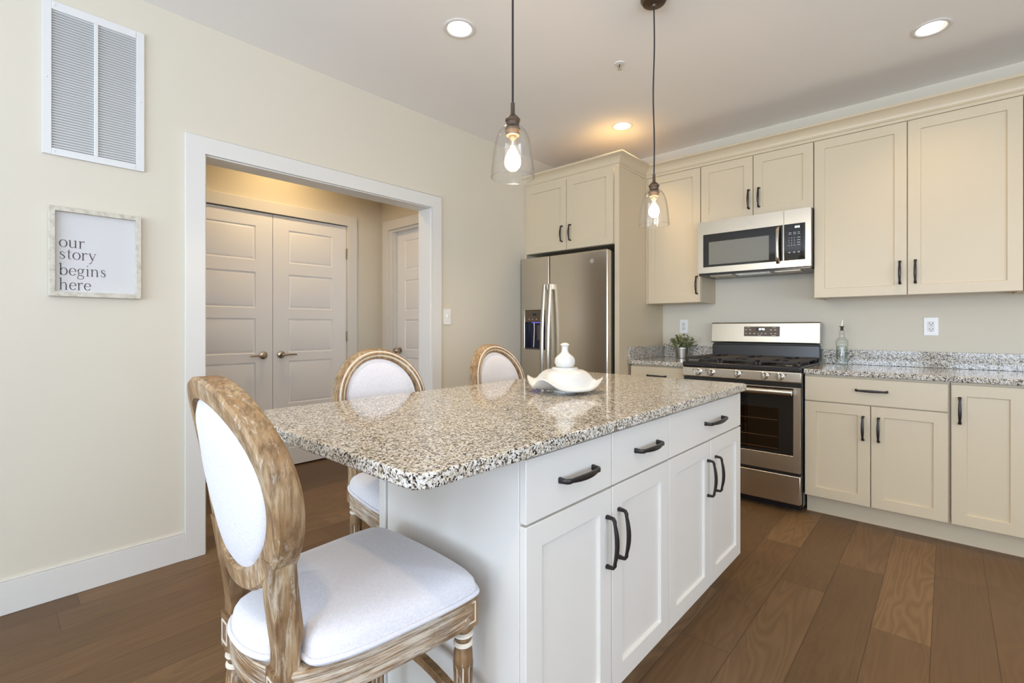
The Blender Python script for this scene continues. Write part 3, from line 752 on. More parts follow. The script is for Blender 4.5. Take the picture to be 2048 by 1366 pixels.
# ------------------------------------------------------------------ gas range
RX0, RX1 = 1.428, 2.184
t = thing('gas_range', 'stainless steel gas range between the base cabinets', 'stove', (1.806, -.35, 0))
MB().box(RX0, RX1, -.640, -.03, .035, .905).build('body', M['black'], t, bevel=.003)
MB().box(RX0 + .02, RX1 - .02, -.60, -.10, 0.0, .035).build('base', M['black'], t)
ct = MB().box(RX0, RX1, -.690, -.10, .893, .926).build('cooktop', M['black'], t, bevel=.008, seg=3)
cpn = MB(); pr_ = [(-.640, .822), (-.684, .822), (-.690, .828), (-.690, .886), (-.684, .892), (-.640, .892)]
cpn.loft([[(x, y, z) for y, z in pr_] for x in (RX0 + .001, RX1 - .001)])
cpn = cpn.build('control_panel', M['steel'], t, bevel=.002)
for x in (1.541, 1.631, 1.803, 1.973, 2.064):
    k_ = MB().lathe((x, -.690, .858), [(.0245, 0), (.0245, .005), (.0215, .008), (.0205, .024), (.0185, .028), (0.001, .028)], 28, 'y').build('knob', M['chrome'], cpn)
    MB().box(x - .0055, x + .0055, -.728, -.716, .838, .878).build('grip', M['steel_handle'], k_, bevel=.002)
for x in (1.541, 1.631, 1.803, 1.973, 2.064):
    s_ = -1 if x < 1.7 else 1; xm = x + s_ * .034
    mb = MB(); mb.loft([[(xm + .005 * math.cos(q), -.6900 - d_, .872 + .004 * math.sin(q)) for q in [2 * PI * j / 16 for j in range(16)]] for d_ in (0, .0006)])
    mb.build('burner_mark', M['ink'], cpn)
MB().box(RX0 + .004, RX1 - .004, -.672, -.64, .796, .821).build('vent_strip', M['black'], t)
# oven door with its see-through window
dr = MB(); hole_front(dr, RX0 + .002, RX1 - .004, .256, .794, -.690, -.645, 1.472, 2.140, .362, .788, .004)
dr = dr.build('oven_door', M['steel'], t, bevel=.004)
gl = MB(); a = rect_ring(1.473, 2.139, .363, .787, -.6865); b_ = rect_ring(1.473, 2.139, .363, .787, -.6895); c_ = rect_ring(1.556, 2.056, .384, .654, -.6895); d_ = rect_ring(1.556, 2.056, .384, .654, -.6870)
gl.loft([a, b_, c_, d_], True, False, True)
gl.build('door_glass', M['bglass'], dr)
bxw = MB().box(1.556, 2.056, -.6882, -.6872, .384, .654).build('oven_window', M['oven'], dr)
mb = MB()
for z in (.578, .470, .395): mb.tube([(1.56, -.6884, z), (2.052, -.6884, z)], .0014, 6)
mb.build('oven_rack', M['filterm'], dr)
MB().box(1.555, 2.057, -.6900, -.6890, .383, .655).build('window_pane', M['tint'], dr)
hb = MB(); xs = [1.462 + (2.142 - 1.462) * k / 14 for k in range(15)]
hb.tube([(x, -.742 - .010 * math.sin(PI * k / 14), .764) for k, x in enumerate(xs)], .0135, 14, sect=[(math.cos(q) * 1.0, math.sin(q) * 1.35) for q in [2 * PI * j / 14 for j in range(14)]])
hb.box(1.466, 1.484, -.745, -.688, .752, .777).box(2.120, 2.138, -.745, -.688, .752, .777)
hb.build('door_handle', M['steel_handle'], dr, bevel=.0)
dw = MB().box(RX0 + .002, RX1 - .004, -.690, -.642, .057, .236).build('storage_drawer', M['steel'], t, bevel=.004)
MB().box(RX0 + .01, RX1 - .012, -.680, -.642, .236, .256).build('drawer_gap', M['black'], t)
# backguard
bgd = MB(); bp = [(-.028, .926), (-.098, .926), (-.090, 1.040), (-.028, 1.040)]
bgd.loft([[(x, y, z) for y, z in bp] for x in (RX0 + .002, RX1 - .002)]); bgd = bgd.build('backguard', M['black'], t, bevel=.004)
MB().box(RX0 + .01, RX1 - .01, -.085, -.03, 1.040, 1.056).build('backguard_gap', M['iron'], t)
bs_ = MB(); bp = [(-.028, 1.052), (-.104, 1.052), (-.110, 1.060), (-.096, 1.206), (-.088, 1.213), (-.028, 1.213)]
bs_.loft([[(x, y, z) for y, z in bp] for x in (RX0 - .002, RX1 + .002)]); bs_ = bs_.build('backguard_panel', M['steel'], t, bevel=.003)
def on_tilt(z): return -.110 + (z - 1.060) * (.014 / .146)
# control display, lying on the tilted panel
def tilt_box(x0, x1, z0, z1, off, th, name, mat, parent, bevel=0):
    mb = MB(); mb.loft([[(x0, on_tilt(z0) - off, z0), (x1, on_tilt(z0) - off, z0), (x1, on_tilt(z1) - off, z1), (x0, on_tilt(z1) - off, z1)], [(x0, on_tilt(z0) - off - th, z0), (x1, on_tilt(z0) - off - th, z0), (x1, on_tilt(z1) - off - th, z1), (x0, on_tilt(z1) - off - th, z1)]])
    return mb.build(name, mat, parent, bevel=bevel)
dp = tilt_box(1.677, 1.928, 1.106, 1.180, -.001, .0035, 'control_display', M['brown_panel'], bs_, .003)
tilt_box(1.765, 1.830, 1.145, 1.172, .0022, .0006, 'clock_screen', M['bglass'], bs_)
mb = MB(); digits(mb, '10:56', 1.778, 1.150, on_tilt(1.16) - .0036, .0165); mb.build('clock_digits', M['digit'], bs_)
mb = MB()
for x, z, w_ in ((1.706, 1.171, .016), (1.889, 1.171, .013), (1.693, 1.155, .006), (1.722, 1.155, .006), (1.869, 1.155, .007), (1.898, 1.155, .007), (1.692, 1.128, .004), (1.721, 1.128, .006), (1.752, 1.126, .006), (1.780, 1.127, .003), (1.804, 1.127, .004), (1.832, 1.126, .005), (1.871, 1.128, .006), (1.899, 1.128, .006), (1.79, 1.114, .012), (1.887, 1.113, .014)):
    y = on_tilt(z) - .0032; h_ = .0010 if w_ > .010 else .0026
    MB().box(x - w_, x + w_, y, y + .0004, z - h_, z + h_).build('touch_key', M['label'], bs_)
# burners and cast iron grates
for x, y, r in ((1.545, -.545, .040), (1.545, -.235, .034), (1.806, -.39, .038), (2.066, -.545, .044), (2.066, -.235, .034)):
    MB().lathe((x, y, .926), [(r + .012, 0), (r + .010, .006), (r, .008), (r, .014), (r - .004, .017), (0.001, .018)], 26).build('burner', M['iron'], t)
MB().lathe((2.095, -.60, .9262), [(.03, 0), (.028, .002), (.001, .002)], 20).build('burner_ring', M['chrome'], t)
for gx0, gx1 in ((1.440, 1.680), (1.686, 1.926), (1.932, 2.172)):
    mb = MB(); gy0_, gy1_ = -.665, -.115; zt = .960; th = .010
    for x in (gx0 + .006, gx1 - .006): mb.box(x - .006, x + .006, gy0_, gy1_, zt - .016, zt - .003)
    for y in (gy0_ + .006, gy1_ - .006, (gy0_ + gy1_) / 2): mb.box(gx0, gx1, y - .006, y + .006, zt - .016, zt - .003)
    for k in range(13):
        y = gy0_ + .03 + k * (gy1_ - gy0_ - .06) / 12
        for s0, s1 in ((gx0, gx0 + .07), (gx1 - .07, gx1)): mb.box(s0, s1, y - .004, y + .004, zt - .010, zt)
    cx = (gx0 + gx1) / 2
    for y0_ in (gy0_ + .02, gy1_ - .14): mb.box(cx - .005, cx + .005, y0_, y0_ + .12, zt - .012, zt)
    for x in (gx0 + .008, gx1 - .008):
        for y in (gy0_ + .008, gy1_ - .008, (gy0_ + gy1_) / 2): mb.box(x - .008, x + .008, y - .008, y + .008, .926, zt - .004)
    mb.build('grate', M['iron'], t, bevel=.002)

# ------------------------------------------------------------------ refrigerator
t = thing('refrigerator', 'stainless side-by-side refrigerator beside the left wall', 'refrigerator', (.46, -.43, 0))
MB().box(.016, .902, -.796, -.06, .03, 1.768).build('body', M['fridge_side'], t, bevel=.004)
MB().box(.03, .89, -.74, -.10, 0, .03).box(.03, .89, -.80, -.74, .012, .058).build('base_grille', M['black'], t)
for a, b_ in ((.03, .13), (.79, .89)): MB().box(a, b_, -.835, -.74, 1.768, 1.786).build('hinge_cover', M['fridge_side'], t, bevel=.003)
fl = MB(); hole_front(fl, .012, .3305, .062, 1.786, -.860, -.798, .058, .285, .985, 1.325, .050)
fl = fl.build('freezer_door', M['steel'], t, bevel=.010, seg=4)
fr = MB().box(.3365, .908, -.860, -.798, .062, 1.786).build('refrigerator_door', M['steel'], t, bevel=.012, seg=4)
def fridge_handle(x, parent):
    mb = MB(); n = 22; z0, z1 = .42, 1.540; rings = []
    for k in range(n + 1):
        u_ = k / n; z = z0 + (z1 - z0) * u_; off = .012 + .048 * (math.sin(PI * u_) ** .30 if 0 < u_ < 1 else 0)
        off = .030 + .034 * math.sin(PI * u_)
        rings.append([(x + .0185 * math.cos(q), -.860 - off + .0115 * math.sin(q), z) for q in [2 * PI * j / 14 for j in range(14)]])
    mb.loft(rings)
    for z in (z0 + .012, z1 - .022): mb.box(x - .012, x + .012, -.896, -.858, z - .020, z + .022)
    return mb.build('handle', M['steel_handle'], parent, smooth=45)
fridge_handle(.302, fl); fridge_handle(.366, fr)
ds = MB().box(.060, .283, -.855, -.815, 1.222, 1.323).build('dispenser_panel', M['brown_panel'], fl, bevel=.002)
MB().box(.135, .205, -.8575, -.8545, 1.268, 1.303).build('display_bezel', M['fridge_side'], ds)
MB().box(.150, .192, -.8585, -.8570, 1.276, 1.298).build('display_screen', M['slot'], ds)
for x in (.105, .145, .190, .235): MB().lathe((x, -.8545, 1.245), [(.0045, 0), (.003, .0015)], 10, 'y').build('button', M['label'], ds)
dwl = MB(); q0 = rect_ring(.059, .284, .987, 1.221, -.858); q1 = rect_ring(.062, .281, .990, 1.219, -.8100 - .004)
dwl.loft([q0, q1], True, False, True); dwl = dwl.build('dispenser_well', M['blue_dark'], fl)
MB().tube([(.150, -.838, 1.215), (.150, -.836, 1.15), (.146, -.840, 1.00)], .0025, 8).build('water_tube', M['nickel'], fl)
MB().add([(.185, -.842, 1.19), (.235, -.842, 1.20), (.225, -.826, 1.07), (.175, -.826, 1.06), (.185, -.838, 1.19), (.235, -.838, 1.20), (.225, -.822, 1.07), (.175, -.822, 1.06)], [(0, 1, 2, 3), (4, 7, 6, 5), (0, 4, 5, 1), (1, 5, 6, 2), (2, 6, 7, 3), (3, 7, 4, 0)]).build('ice_paddle', M['fridge_side'], fl)
MB().box(.12, .24, -.836, -.820, 1.214, 1.218).build('well_lamp', M['blue_led'], fl)
MB().box(.062, .281, -.866, -.815, .985, .992).build('drip_tray', M['fridge_side'], fl)
emblem(fr, .764, 1.703, -.8606, .017, M['label'])

# ------------------------------------------------------------------ island (local frame: x = world y, y = -world x)
TI = Matrix(((0, -1, 0, 0), (1, 0, 0, 0), (0, 0, 1, 0), (0, 0, 0, 1)))
XF = -2.144
IY0, IY1, IM = -3.283, -1.742, -2.519
t = thing('island_cabinet', 'near island cabinet with two narrow drawers above two doors', 'cabinet', (1.85, -2.90, 0), group='white island cabinets')
MB(TI).box(IY0 + .019, IM, XF + .021, -1.585, .118, .880).box(IY0 + .019, IM, -2.045, -1.585, 0, .118).build('carcass', M['isl'], t)
for a, b_, hx_ in ((IY0, -2.9035, -3.079), (-2.9005, IM - .0015, -2.689)):
    drawer_part(t, a, b_, .718, .868, XF, TI, mat=M['isl'], pull=(hx_, .793, .150))
door_part(t, IY0, -2.9035, .120, .712, XF, TI, mat=M['isl'], pull=(-2.930, .566, .140, True))
door_part(t, -2.9005, IM - .0015, .120, .712, XF, TI, mat=M['isl'], pull=(-2.864, .570, .140, True))
t = thing('island_cabinet', 'far island cabinet with one wide drawer above two doors', 'cabinet', (1.85, -2.13, 0), group='white island cabinets')
MB(TI).box(IM, IY1, XF + .021, -1.585, .118, .880).box(IM, IY1, -2.045, -1.585, 0, .118).build('carcass', M['isl'], t)
drawer_part(t, IM + .0015, IY1, .718, .868, XF, TI, mat=M['isl'], pull=(-2.092, .790, .190))
door_part(t, IM + .0015, -2.1265, .120, .712, XF, TI, mat=M['isl'], pull=(-2.157, .567, .140, True))
door_part(t, -2.1235, IY1, .120, .712, XF, TI, mat=M['isl'], pull=(-2.070, .566, .140, True))
t = thing('island_end_panel', 'plain pale greige panels wrapping the near end and seating side of the island', 'panel', (1.85, -3.283, 0))
MB().box(1.585, 2.123, IY0, IY0 + .018, 0, .881).build('end_board', M['isl'], t, bevel=.001)
MB().box(1.567, 1.584, IY0 + .03, IY1, 0, .881).build('back_board', M['isl'], t)
MB().box(1.548, 1.580, IY0 - .006, IY0 + .030, 0, .881).build('corner_post', M['isl'], t, bevel=.002)
# countertop with rounded corners
def slab(x0, x1, y0, y1, r, z0, z1):
    out = []
    for cx, cy, a0 in ((x1 - r, y1 - r, 0), (x0 + r, y1 - r, 90), (x0 + r, y0 + r, 180), (x1 - r, y0 + r, 270)):
        for k in range(9):
            a = math.radians(a0 + 90 * k / 8); out.append((cx + r * math.cos(a), cy + r * math.sin(a)))
    return MB().loft([[(x, y, z) for x, y in out] for z in (z0, z1)])
t = slab(1.268, 2.179, -3.612, -1.742, .035, .8835, .914).build('island_countertop', CT, None, bevel=.005, seg=3)
tag(t, 'large speckled granite island countertop with rounded corners', 'countertop')

# ------------------------------------------------------------------ counter stools
ZS, TT, RK, WF, WR, DEP, OW, OB, CV = .565, 1.082, .083, .184, .127, .378, .203, .673, .028
OC, OH = (TT + OB) / 2, (TT - OB) / 2
def yb(x, z, o=0.0):
    l = max(0.0, (z - ZS - .02) / (TT - ZS - .02))
    return -DEP / 2 - .022 + o + CV * min(1.3, (x / OW) ** 2) - RK * (l ** 1.1)
def cr(pts, n=6):
    out = []; m_ = len(pts)
    for i in range(m_):
        p0, p1, p2, p3 = (Vector((*pts[(i + k) % m_], 0)) for k in (-1, 0, 1, 2))
        for k in range(n):
            t_ = k / n
            out.append(0.5 * ((2 * p1) + (p2 - p0) * t_ + (2 * p0 - 5 * p1 + 4 * p2 - p3) * t_ ** 2 + (3 * p1 - p0 - 3 * p2 + p3) * t_ ** 3))
    return [(p.x, p.y) for p in out]
half = [(.09, .228), (.166, .222), (.202, .212), (.215, .190), (.216, .12), (.209, .03), (.200, -.06), (.183, -.135), (.155, -.190), (.112, -.215), (.06, -.229)]
OUTL = cr([(0, .230)] + half + [(0, -.233)] + [(-x, y) for x, y in reversed(half)])
halfc = half[:7] + [(.187, -.115), (.168, -.152), (.140, -.160), (.110, -.164), (.100, -.185), (.088, -.210), (.045, -.227)]
OUTC = cr([(0, .230)] + halfc + [(0, -.231)] + [(-x, y) for x, y in reversed(halfc)])
def scaled(k, z, src=None): return [(x * k, (y + .005) * k - .005, z) for x, y in (src or OUTL)]
def make_stool(label, loc, rz):
    t = thing('counter_stool', label, 'stool', loc, rz, group='oval-back stools around the island')
    mb = MB(); mb.loft([scaled(k_, z_, OUTC) for k_, z_ in ((.94, .548), (.985, .552), (1.0, .562), (1.0, .574), (.985, .588), (.95, .599), (.86, .610), (.70, .619), (.45, .625), (.18, .627))])
    seat = mb.build('seat_cushion', M['linen'], t, smooth=60, local=True)
    MB().tube([(x * 1.008, y * 1.008, .5635) for x, y in OUTC], .0058, 8, True).build('piping', M['linen'], seat, smooth=80, local=True)
    mb = MB(); prof_ = [(.975, .552), (.985, .550), (.988, .543), (.978, .538), (.972, .535), (.980, .530), (.984, .520), (.978, .514), (.968, .511), (.975, .506), (.978, .496), (.968, .489), (.90, .488)]
    mb.loft([scaled(k, z) for k, z in prof_]); mb.build('seat_rail', M['oak_h'], t, smooth=30, local=True)
    # turned and fluted legs
    def leg(x, y, front):
        mb = MB(); b0 = .0245
        top = .553 if front else .556
        mb.box(x - b0, x + b0, y - b0, y + b0, .484, top)
        if front:
            sx = 1 if x > 0 else -1
            mb.cur = 1
            for q0, q1, q2, q3 in ((-.016, .016, .540, .5425), (-.016, .016, .4955, .498), (-.016, -.0135, .498, .540), (.0135, .016, .498, .540)):
                mb.box(x + sx * b0 - .001, x + sx * (b0 + .0018), y + q0, y + q1, q2, q3)
                mb.box(x + q0, x + q1, y + b0 - .001, y + b0 + .0018, q2, q3)
            mb.cur = 0
        else:
            mb.cur = 1
            for q0, q1, q2, q3 in ((-.016, .016, .540, .5425), (-.016, .016, .4955, .498), (-.016, -.0135, .498, .540), (.0135, .016, .498, .540)):
                mb.box(x + q0, x + q1, y - b0 - .0018, y - b0 + .001, q2, q3)
            mb.cur = 0
        mb.lathe((x, y, 0), [(.0235, .484), (.0245, .478), (.017, .470)], 24, cap0=False, cap1=False)
        mb.cur = 1
        mb.lathe((x, y, 0), [(.017, .470), (.0235, .467), (.0235, .463), (.018, .460)], 24, cap0=False, cap1=False)
        mb.cur = 0; mb.lathe((x, y, 0), [(.018, .460), (.0205, .455), (.018, .449)], 24, cap0=False, cap1=False)
        mb.cur = 1; mb.lathe((x, y, 0), [(.018, .449), (.0225, .446), (.0225, .441), (.019, .438)], 24, cap0=False, cap1=False)
        mb.cur = 0
        mb.lathe((x, y, 0), [(.019, .438), (.0215, .425), (.0225, .405), (.0235, .398)], 24, cap0=False, cap1=False)
        # flutes
        seg = 48; prof2 = [(.0235, .398), (.0232, .392), (.0225, .38), (.0160, .075), (.0165, .060)]
        rings = []
        for r, z in prof2:
            fl_ = 1.0 if z in (.398, .060) else 0.0
            ring = []
            for i in range(seg):
                a = 2 * PI * i / seg; g_ = 1.0 if (i % 6) in (0, 1) and not fl_ else 0.0
                rr = r * (1 - .13 * g_); ring.append((x + rr * math.cos(a), y + rr * math.sin(a), z))
            rings.append(ring)
        n0 = len(mb.v); mb.v += [Vector(p) for r_ in rings for p in r_]
        for k in range(len(rings) - 1):
            for i in range(seg):
                j = (i + 1) % seg; mb.f.append([n0 + k * seg + i, n0 + k * seg + j, n0 + (k + 1) * seg + j, n0 + (k + 1) * seg + i]); mb.mi.append(1 if i % 6 == 0 else 0)
        mb.lathe((x, y, 0), [(.0165, .060), (.021, .055), (.021, .048), (.015, .043), (.018, .030), (.013, .006), (.013, 0)], 24, cap0=False)
        mb.build('leg', [M['oak'], M['oak_white']], t, smooth=40, local=True)
    for sx in (1, -1):
        leg(sx * WF, DEP / 2, True); leg(sx * WR, -DEP / 2 - .002, False)
    # back: oval ring with moulded front, plus posts down to the seat
    mb = MB(); n = 72; rings = []
    # cross-section: (radial inset from the outer edge, offset forward)
    sect = [(.000, -.004), (.006, -.010), (.040, -.010), (.043, -.004), (.043, .026), (.040, .034), (.034, .041), (.030, .041), (.028, .037), (.024, .044), (.018, .047), (.014, .044), (.013, .039), (.008, .042), (.003, .039), (.000, .031)]
    for i in range(n):
        a = 2 * PI * i / n; ca, sa = math.cos(a), math.sin(a); ring = []
        for ins, o_ in sect:
            x = (OW - ins) * ca; z = OC + (OH - ins) * sa
            ring.append((x, yb(OW * ca, z, o_), z))
        rings.append(ring)
    rings.append(rings[0]); mb.loft(rings, True, False, False)
    for q in range(len(mb.f)):
        if q % len(sect) in (7, 8, 11, 12): mb.mi[q] = 1
    for sx in (1, -1):
        pp = []
        for k in range(13):
            z = .49 + (.768 - .49) * k / 12
            x = .1285 + (.0175 * ((z - .62) / .148) ** 1.8 if z > .62 else 0)
            pp.append((sx * x, yb(x, z, .008), z))
        wds = [.0225] * 4 + [.0215] * 5 + [.020, .019, .018, .016]
        rr = []
        for p, w_ in zip(pp, wds):
            f_ = .034 if p[2] > .60 else .024
            rr.append([(p[0] + a * w_, p[1] + b_, p[2]) for a, b_ in ((-1, -.017), (1, -.017), (1, f_ * .7), (.55, f_), (.45, f_ - .003), (-.1, f_ - .003), (-.2, f_), (-.75, f_), (-1, f_ * .7))])
        mb.loft(rr)
    bk = mb.build('back_frame', [M['oak'], M['oak_white']], t, smooth=32, local=True)
    # upholstered oval, front and rear faces
    mb = MB(); rings = []
    for k_, f_ in ((1.0, .012), (1.0, .030), (.975, .038), (.90, .044), (.70, .050), (.40, .053), (.12, .054)):
        rings.append([((OW - .041) * k_ * math.cos(a), yb((OW - .041) * k_ * math.cos(a), OC + (OH - .041) * k_ * math.sin(a), f_), OC + (OH - .041) * k_ * math.sin(a)) for a in [2 * PI * i / 48 for i in range(48)]])
    rear = []
    for k_, f_ in ((1.0, .010), (1.0, .000), (.90, -.006), (.60, -.010), (.12, -.012)):
        rear.append([((OW - .041) * k_ * math.cos(a), yb((OW - .041) * k_ * math.cos(a), OC + (OH - .041) * k_ * math.sin(a), f_), OC + (OH - .041) * k_ * math.sin(a)) for a in [2 * PI * i / 48 for i in range(48)]])
    mb.loft(list(reversed(rear)) + rings[1:]); pad = mb.build('back_cushion', M['linen'], t, smooth=60, local=True)
    kk = OW - .052; kz = OH - .052
    MB().tube([(kk * math.cos(a), yb(kk * math.cos(a), OC + kz * math.sin(a), .041), OC + kz * math.sin(a)) for a in [2 * PI * i / 60 for i in range(60)]], .0035, 8, True, up=Vector((0, 1, 0))).build('piping', M['linen'], pad, smooth=80, local=True)
    # box stretcher, front rail arched
    yf_, yr_ = DEP / 2, -DEP / 2
    def bar(p0, p1, arch=0.0):
        mb = MB(); P0, P1 = Vector(p0), Vector(p1)
        mb.tube([P0.lerp(P1, k / 10) + Vector((0, 0, arch * math.sin(PI * k / 10))) for k in range(11)], .011, 12, sect=[(-.8, -1), (.8, -1), (1, -.8), (1, .8), (.8, 1), (-.8, 1), (-1, .8), (-1, -.8)])
        mb.build('stretcher', M['oak'], t, smooth=40, local=True)
    bar((-WF, yf_, .300), (WF, yf_, .300), .030); bar((-WR, yr_, .300), (WR, yr_, .300))
    bar((-WR, yr_, .295), (-WF, yf_, .295)); bar((WR, yr_, .295), (WF, yf_, .295))
    return t
st1 = make_stool('oval-back linen stool at the near end of the island', (1.840, -3.556, 0), -.015)
st2 = copy_tree(st1); st2.location = (1.322, -3.012, 0); st2.rotation_euler = (0, 0, -1.640)
st2['label'] = 'middle oval-back linen stool tucked under the long side of the island'
st3 = copy_tree(st1); st3.location = (1.310, -2.262, 0); st3.rotation_euler = (0, 0, -1.505)
st3['label'] = 'farthest oval-back linen stool, on the island side nearest the refrigerator'

# ------------------------------------------------------------------ pendants and ceiling fittings
def pendant(loc, label, wob):
    x, y = loc
    t = thing('pendant_light', label, 'pendant light', (x, y, CH), group='clear glass pendants over the island')
    MB().lathe((x, y, CH), [(.062, 0), (.062, -.004), (.052, -.020), (.030, -.028), (.012, -.030), (.008, -.038), (.0015, -.040)], 32).build('canopy', M['socket'], t)
    zt = 1.900; pts = []
    for k in range(17):
        u_ = k / 16; pts.append((x + wob * math.sin(u_ * 9.0) * (1 - u_) * u_ * 3, y + wob * .7 * math.sin(u_ * 7 + 1) * (1 - u_) * u_ * 3, CH - .036 - (CH - .036 - zt) * u_))
    MB().tube(pts, .0035, 8).build('cord', M['cord'], t, smooth=80)
    so = MB().lathe((x, y, 0), [(.0065, zt + .004), (.0068, zt - .028), (.009, zt - .033), (.020, zt - .044), (.0245, zt - .050), (.0245, zt - .055), (.0215, zt - .058), (.0215, zt - .074), (.0155, zt - .076)], 30).build('socket', M['socket'], t)
    MB().lathe((x, y, 0), [(.0235, zt - .078), (.0255, zt - .081), (.0255, zt - .088), (.0225, zt - .092), (.0215, zt - .102), (.014, zt - .103)], 30).build('retaining_ring', M['socket'], t)
    zt2 = 1.828; zb = 1.660
    pr = [(.022, 0.003), (.028, .001), (.0375, .009), (.046, .020), (.054, .038), (.0595, .060), (.064, .088), (.0675, .118), (.0700, .145), (.0710, .166)]
    sh = MB().lathe((x, y, 0), [(r, zt2 - z) for r, z in pr] + [(r - .0022, zt2 - z) for r, z in reversed(pr)], 48, cap0=False, cap1=False)
    n_ = 48; sh.build('shade', M['glass'], t, smooth=60)
    rim = MB().tube([(x + .070 * math.cos(a), y + .070 * math.sin(a), zb + .001) for a in [2 * PI * i / 48 for i in range(48)]], .0016, 6, True).build('shade_rim', M['glass'], t, smooth=80)
    zb2 = zt - .100
    bulb = MB().lathe((x, y, 0), [(.0125, zb2), (.013, zb2 - .012), (.0165, zb2 - .028), (.024, zb2 - .048), (.0295, zb2 - .066), (.0295, zb2 - .080), (.024, zb2 - .096), (.013, zb2 - .106), (.001, zb2 - .109)], 32, cap0=False).build('bulb', M['bulb_glass'], t, smooth=60)
    fm = MB()
    for k in range(6):
        a = 2 * PI * k / 6; a2 = a + .5
        fm.tube([(x + .006 * math.cos(a), y + .006 * math.sin(a), zb2 - .036), (x + .009 * math.cos(a2), y + .009 * math.sin(a2), zb2 - .080)], .0013, 6)
    fm.build('filament', M['fil'], bulb)
    MB().lathe((x, y, 0), [(.011, zb2 + .002), (.0115, zb2 - .010), (.004, zb2 - .020), (.0035, zb2 - .040)], 16).build('bulb_base', M['nickel'], bulb)
    d = bpy.data.lights.new('pendant_glow', 'POINT'); d.energy = 9; d.color = (1.0, .78, .50); d.shadow_soft_size = .028
    lo = bpy.data.objects.new('pendant_glow', d); COL.objects.link(lo); lo.parent = t; lo.location = (0, 0, zb2 - .062 - CH)
    return t
pendant((1.810, -2.958), 'nearer clear glass pendant light hanging over the island', .000)
pendant((1.822, -1.966), 'farther clear glass pendant light hanging in front of the cabinets', .004)

def can(x, y, label, power=None, cone=112):
    t = thing('recessed_light', label, 'ceiling light', (x, y, CH), group='recessed ceiling lights')
    MB().lathe((x, y, CH), [(.066, 0), (.082, 0), (.084, -.003), (.078, -.006), (.068, -.005), (.064, -.002)], 40, cap0=False, cap1=False).build('trim_ring', M['white_metal'], t)
    MB().lathe((x, y, CH), [(.066, -.004), (.064, -.002), (.050, .030), (.048, .032)], 40, cap0=False, cap1=False).build('reflector', M['white_metal'], t)
    MB().lathe((x, y, CH), [(.0495, .032), (.001, .032)], 32, cap0=False).build('lens', M['lamp'], t)
    d = bpy.data.lights.new('can_lamp', 'SPOT'); d.energy = power or P_CAN; d.color = WARM; d.spot_size = math.radians(cone); d.spot_blend = 1.0; d.shadow_soft_size = .045
    lo = bpy.data.objects.new('can_lamp', d); COL.objects.link(lo); lo.parent = t; lo.location = (0, 0, -.012)
    return t
can(*CANS[0], 'recessed ceiling light nearest the left wall, above the stools')
can(*CANS[1], 'recessed ceiling light above the right-hand base cabinets', 15)
can(*CANS[2], 'recessed ceiling light in front of the refrigerator cabinet', 34)
can(*CANS[3], 'added unseen recessed ceiling light above the camera position')  # unseen can, added to spread warm light from the rear
can(*CANS[4], 'recessed ceiling light inside the hall', 32, 160)
can(*CANS[5], 'added recessed ceiling light out of view to the right of the island', 60)  # unseen can, added for warm light on the floor and cabinets
can(*CANS[6], 'added recessed ceiling light out of view over the far right counter', 40)  # likewise added out of view, to warm the range side
t = thing('fire_sprinkler', 'small white fire sprinkler head on the ceiling between the pendants', 'sprinkler', (1.417, -1.578, CH))
MB().lathe((1.417, -1.578, CH), [(.030, 0), (.029, -.004), (.020, -.006), (.001, -.006)], 28).build('escutcheon', M['white_metal'], t)
mb = MB()
for s_ in (-1, 1): mb.tube([(1.417 + s_ * .006, -1.578, CH - .005), (1.417 + s_ * .012, -1.578, CH - .018), (1.417, -1.578, CH - .034)], .0025, 8)
mb.lathe((1.417, -1.578, CH), [(.002, -.034), (.014, -.035), (.014, -.037), (.002, -.037)], 20); mb.build('deflector', M['chrome'], t)
MB().lathe((1.417, -1.578, CH), [(.002, -.006), (.002, -.034)], 8).build('bulb', M['slot'], t)

# ------------------------------------------------------------------ things on the counters
ox, oy, oz = 1.712, -2.535, .914
t = thing('milk_glass_ornament', 'white ruffled milk glass ornament standing on the island countertop', 'ornament', (ox, oy, oz))
mb = MB(); n = 96
CORN = [math.radians(42.19 + q) for q in (-14, -130, 168, 72)]
def ruff(a):
    return max(math.exp(-(((a - c + PI) % (2 * PI) - PI) / .36) ** 2) for c in CORN)
pro = [(.046, 0, 0), (.047, .006, .006), (.044, .009, .009), (.070, .012, .009), (.110, .030, .010), (.148, .054, .014), (.154, .059, .018), (.153, .064, .023), (.138, .056, .019), (.127, .050, .023), (.114, .056, .038), (.100, .072, .063), (.088, .082, .077), (.072, .0895, .088), (.050, .092, .092)]
rings = []
for r, zc, zv in pro:
    ring = []
    for i in range(n):
        a = 2 * PI * i / n; q = ruff(a); e = max(0, (r - .08) / .073)
        rr = r * (1 - .09 * e * (1 - q))
        ring.append((ox + rr * math.cos(a), oy + rr * math.sin(a), oz + zv + (zc - zv) * q))
    rings.append(ring)
mb.loft(rings); mb.build('ruffled_dish', M['milk'], t, smooth=60)
MB().lathe((ox, oy, oz), [(.050, .088), (.053, .090), (.053, .096), (.050, .098), (.034, .0985)], 48).build('collar', M['milk'], t, smooth=40)
MB().lathe((ox, oy, oz), [(.031, .098), (.036, .103), (.0405, .113), (.0415, .124), (.039, .135), (.031, .145), (.021, .152), (.0145, .160), (.0125, .170), (.0130, .180), (.0155, .186), (.0195, .189), (.0150, .193), (.008, .197), (.001, .198)], 40).build('finial', M['milk'], t, smooth=50)

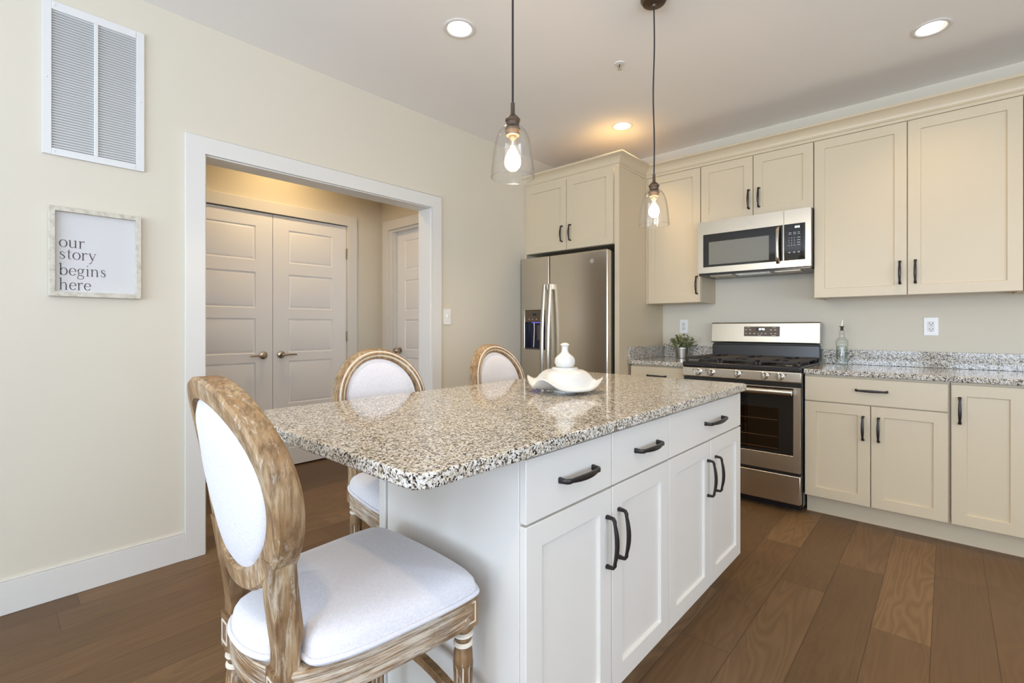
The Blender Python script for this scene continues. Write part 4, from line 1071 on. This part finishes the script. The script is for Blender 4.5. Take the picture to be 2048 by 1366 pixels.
px_, py_ = 1.200, -.150
t = thing('potted_plant', 'small leafy succulent in a pewter pot left of the range', 'potted plant', (px_, py_, .914))
MB().lathe((px_, py_, .9145), [(.044, 0), (.046, .002), (.055, .082), (.058, .084), (.058, .089), (.053, .089), (.051, .074), (.001, .074)], 32).build('pot', M['pot'], t)
MB().lathe((px_, py_, .9145), [(.052, .072), (.045, .079), (.001, .083)], 24).build('soil', M['slot'], t)
rng = random.Random(3)
mb = MB()
def leaf(p, d, L_, wd):
    d = d.normalized(); s_ = d.cross(Vector((0, 0, 1)));
    if s_.length < .1: s_ = Vector((1, 0, 0))
    s_.normalize(); up = s_.cross(d).normalized()
    ks = [(0, .25, 0), (.3, .8, .10), (.6, 1.0, .12), (.85, .7, .05), (1.0, .12, -.02)]
    rings = []
    for u_, w_, h_ in ks:
        c = p + d * (L_ * u_) + up * (L_ * h_)
        rings.append([c - s_ * wd * w_, c - up * wd * .35 * w_, c + s_ * wd * w_, c + up * wd * .10 * w_])
    mb.loft(rings)
for k in range(30):
    a = rng.uniform(0, 2 * PI); el = rng.uniform(.05, 1.5); L_ = rng.uniform(.06, .118)
    d = Vector((math.cos(a) * math.cos(el), math.sin(a) * math.cos(el), math.sin(el)))
    if py_ + .145 * d.y > -.01: d.y = -d.y * .6
    p0 = Vector((px_ + .022 * math.cos(a), py_ + .022 * math.sin(a), .992)); p1 = p0 + d * L_
    mb.tube([p0, p1], .0016, 5)
    for j in range(7):
        q = p0.lerp(p1, .35 + .11 * j); aa = rng.uniform(0, 2 * PI)
        dd = (d * .8 + Vector((math.cos(aa), math.sin(aa), .35))).normalized()
        leaf(q, dd, rng.uniform(.026, .040), rng.uniform(.010, .0145))
for q in mb.v: q.y = min(q.y, -.026)
mb.build('foliage', M['leaf'], t, smooth=50)

bx_, by_ = 2.316, -.105
t = thing('oil_bottle', 'clear embossed glass oil bottle with pour spout right of the range', 'bottle', (bx_, by_, .914))
pr = [(.034, .001), (.036, .006), (.0345, .012), (.0345, .020), (.033, .024), (.033, .120), (.034, .128), (.0365, .134), (.0365, .146), (.0345, .152), (.0365, .157), (.0365, .164), (.033, .170), (.026, .180), (.0175, .188), (.0150, .198), (.0165, .207), (.0145, .213), (.0160, .220), (.0135, .228), (.0125, .240), (.0125, .243)]
MB().lathe((bx_, by_, .9145), pr, 16, cap1=False).build('glass_body', M['bottle'], t, smooth=25)
MB().lathe((bx_, by_, .9145), [(r - .003, z + .004) for r, z in pr[2:6]] + [(.029, .121), (.001, .121)], 16).build('etched_lower_body', thin_glass('bottle_liquid', (0.90, .93, .92), (.45, .50, .49), .1, .03), t)
MB().lathe((bx_, by_, .9145), [(.0085, .236), (.0090, .262), (.0170, .264), (.0170, .266), (.008, .268)], 20).build('stopper', M['slot'], t)
MB().tube([(bx_, by_, 1.180), (bx_ + .001, by_, 1.200), (bx_ + .007, by_, 1.228)], [.0036, .0030, .0020], 10).build('pour_spout', M['nickel'], t)
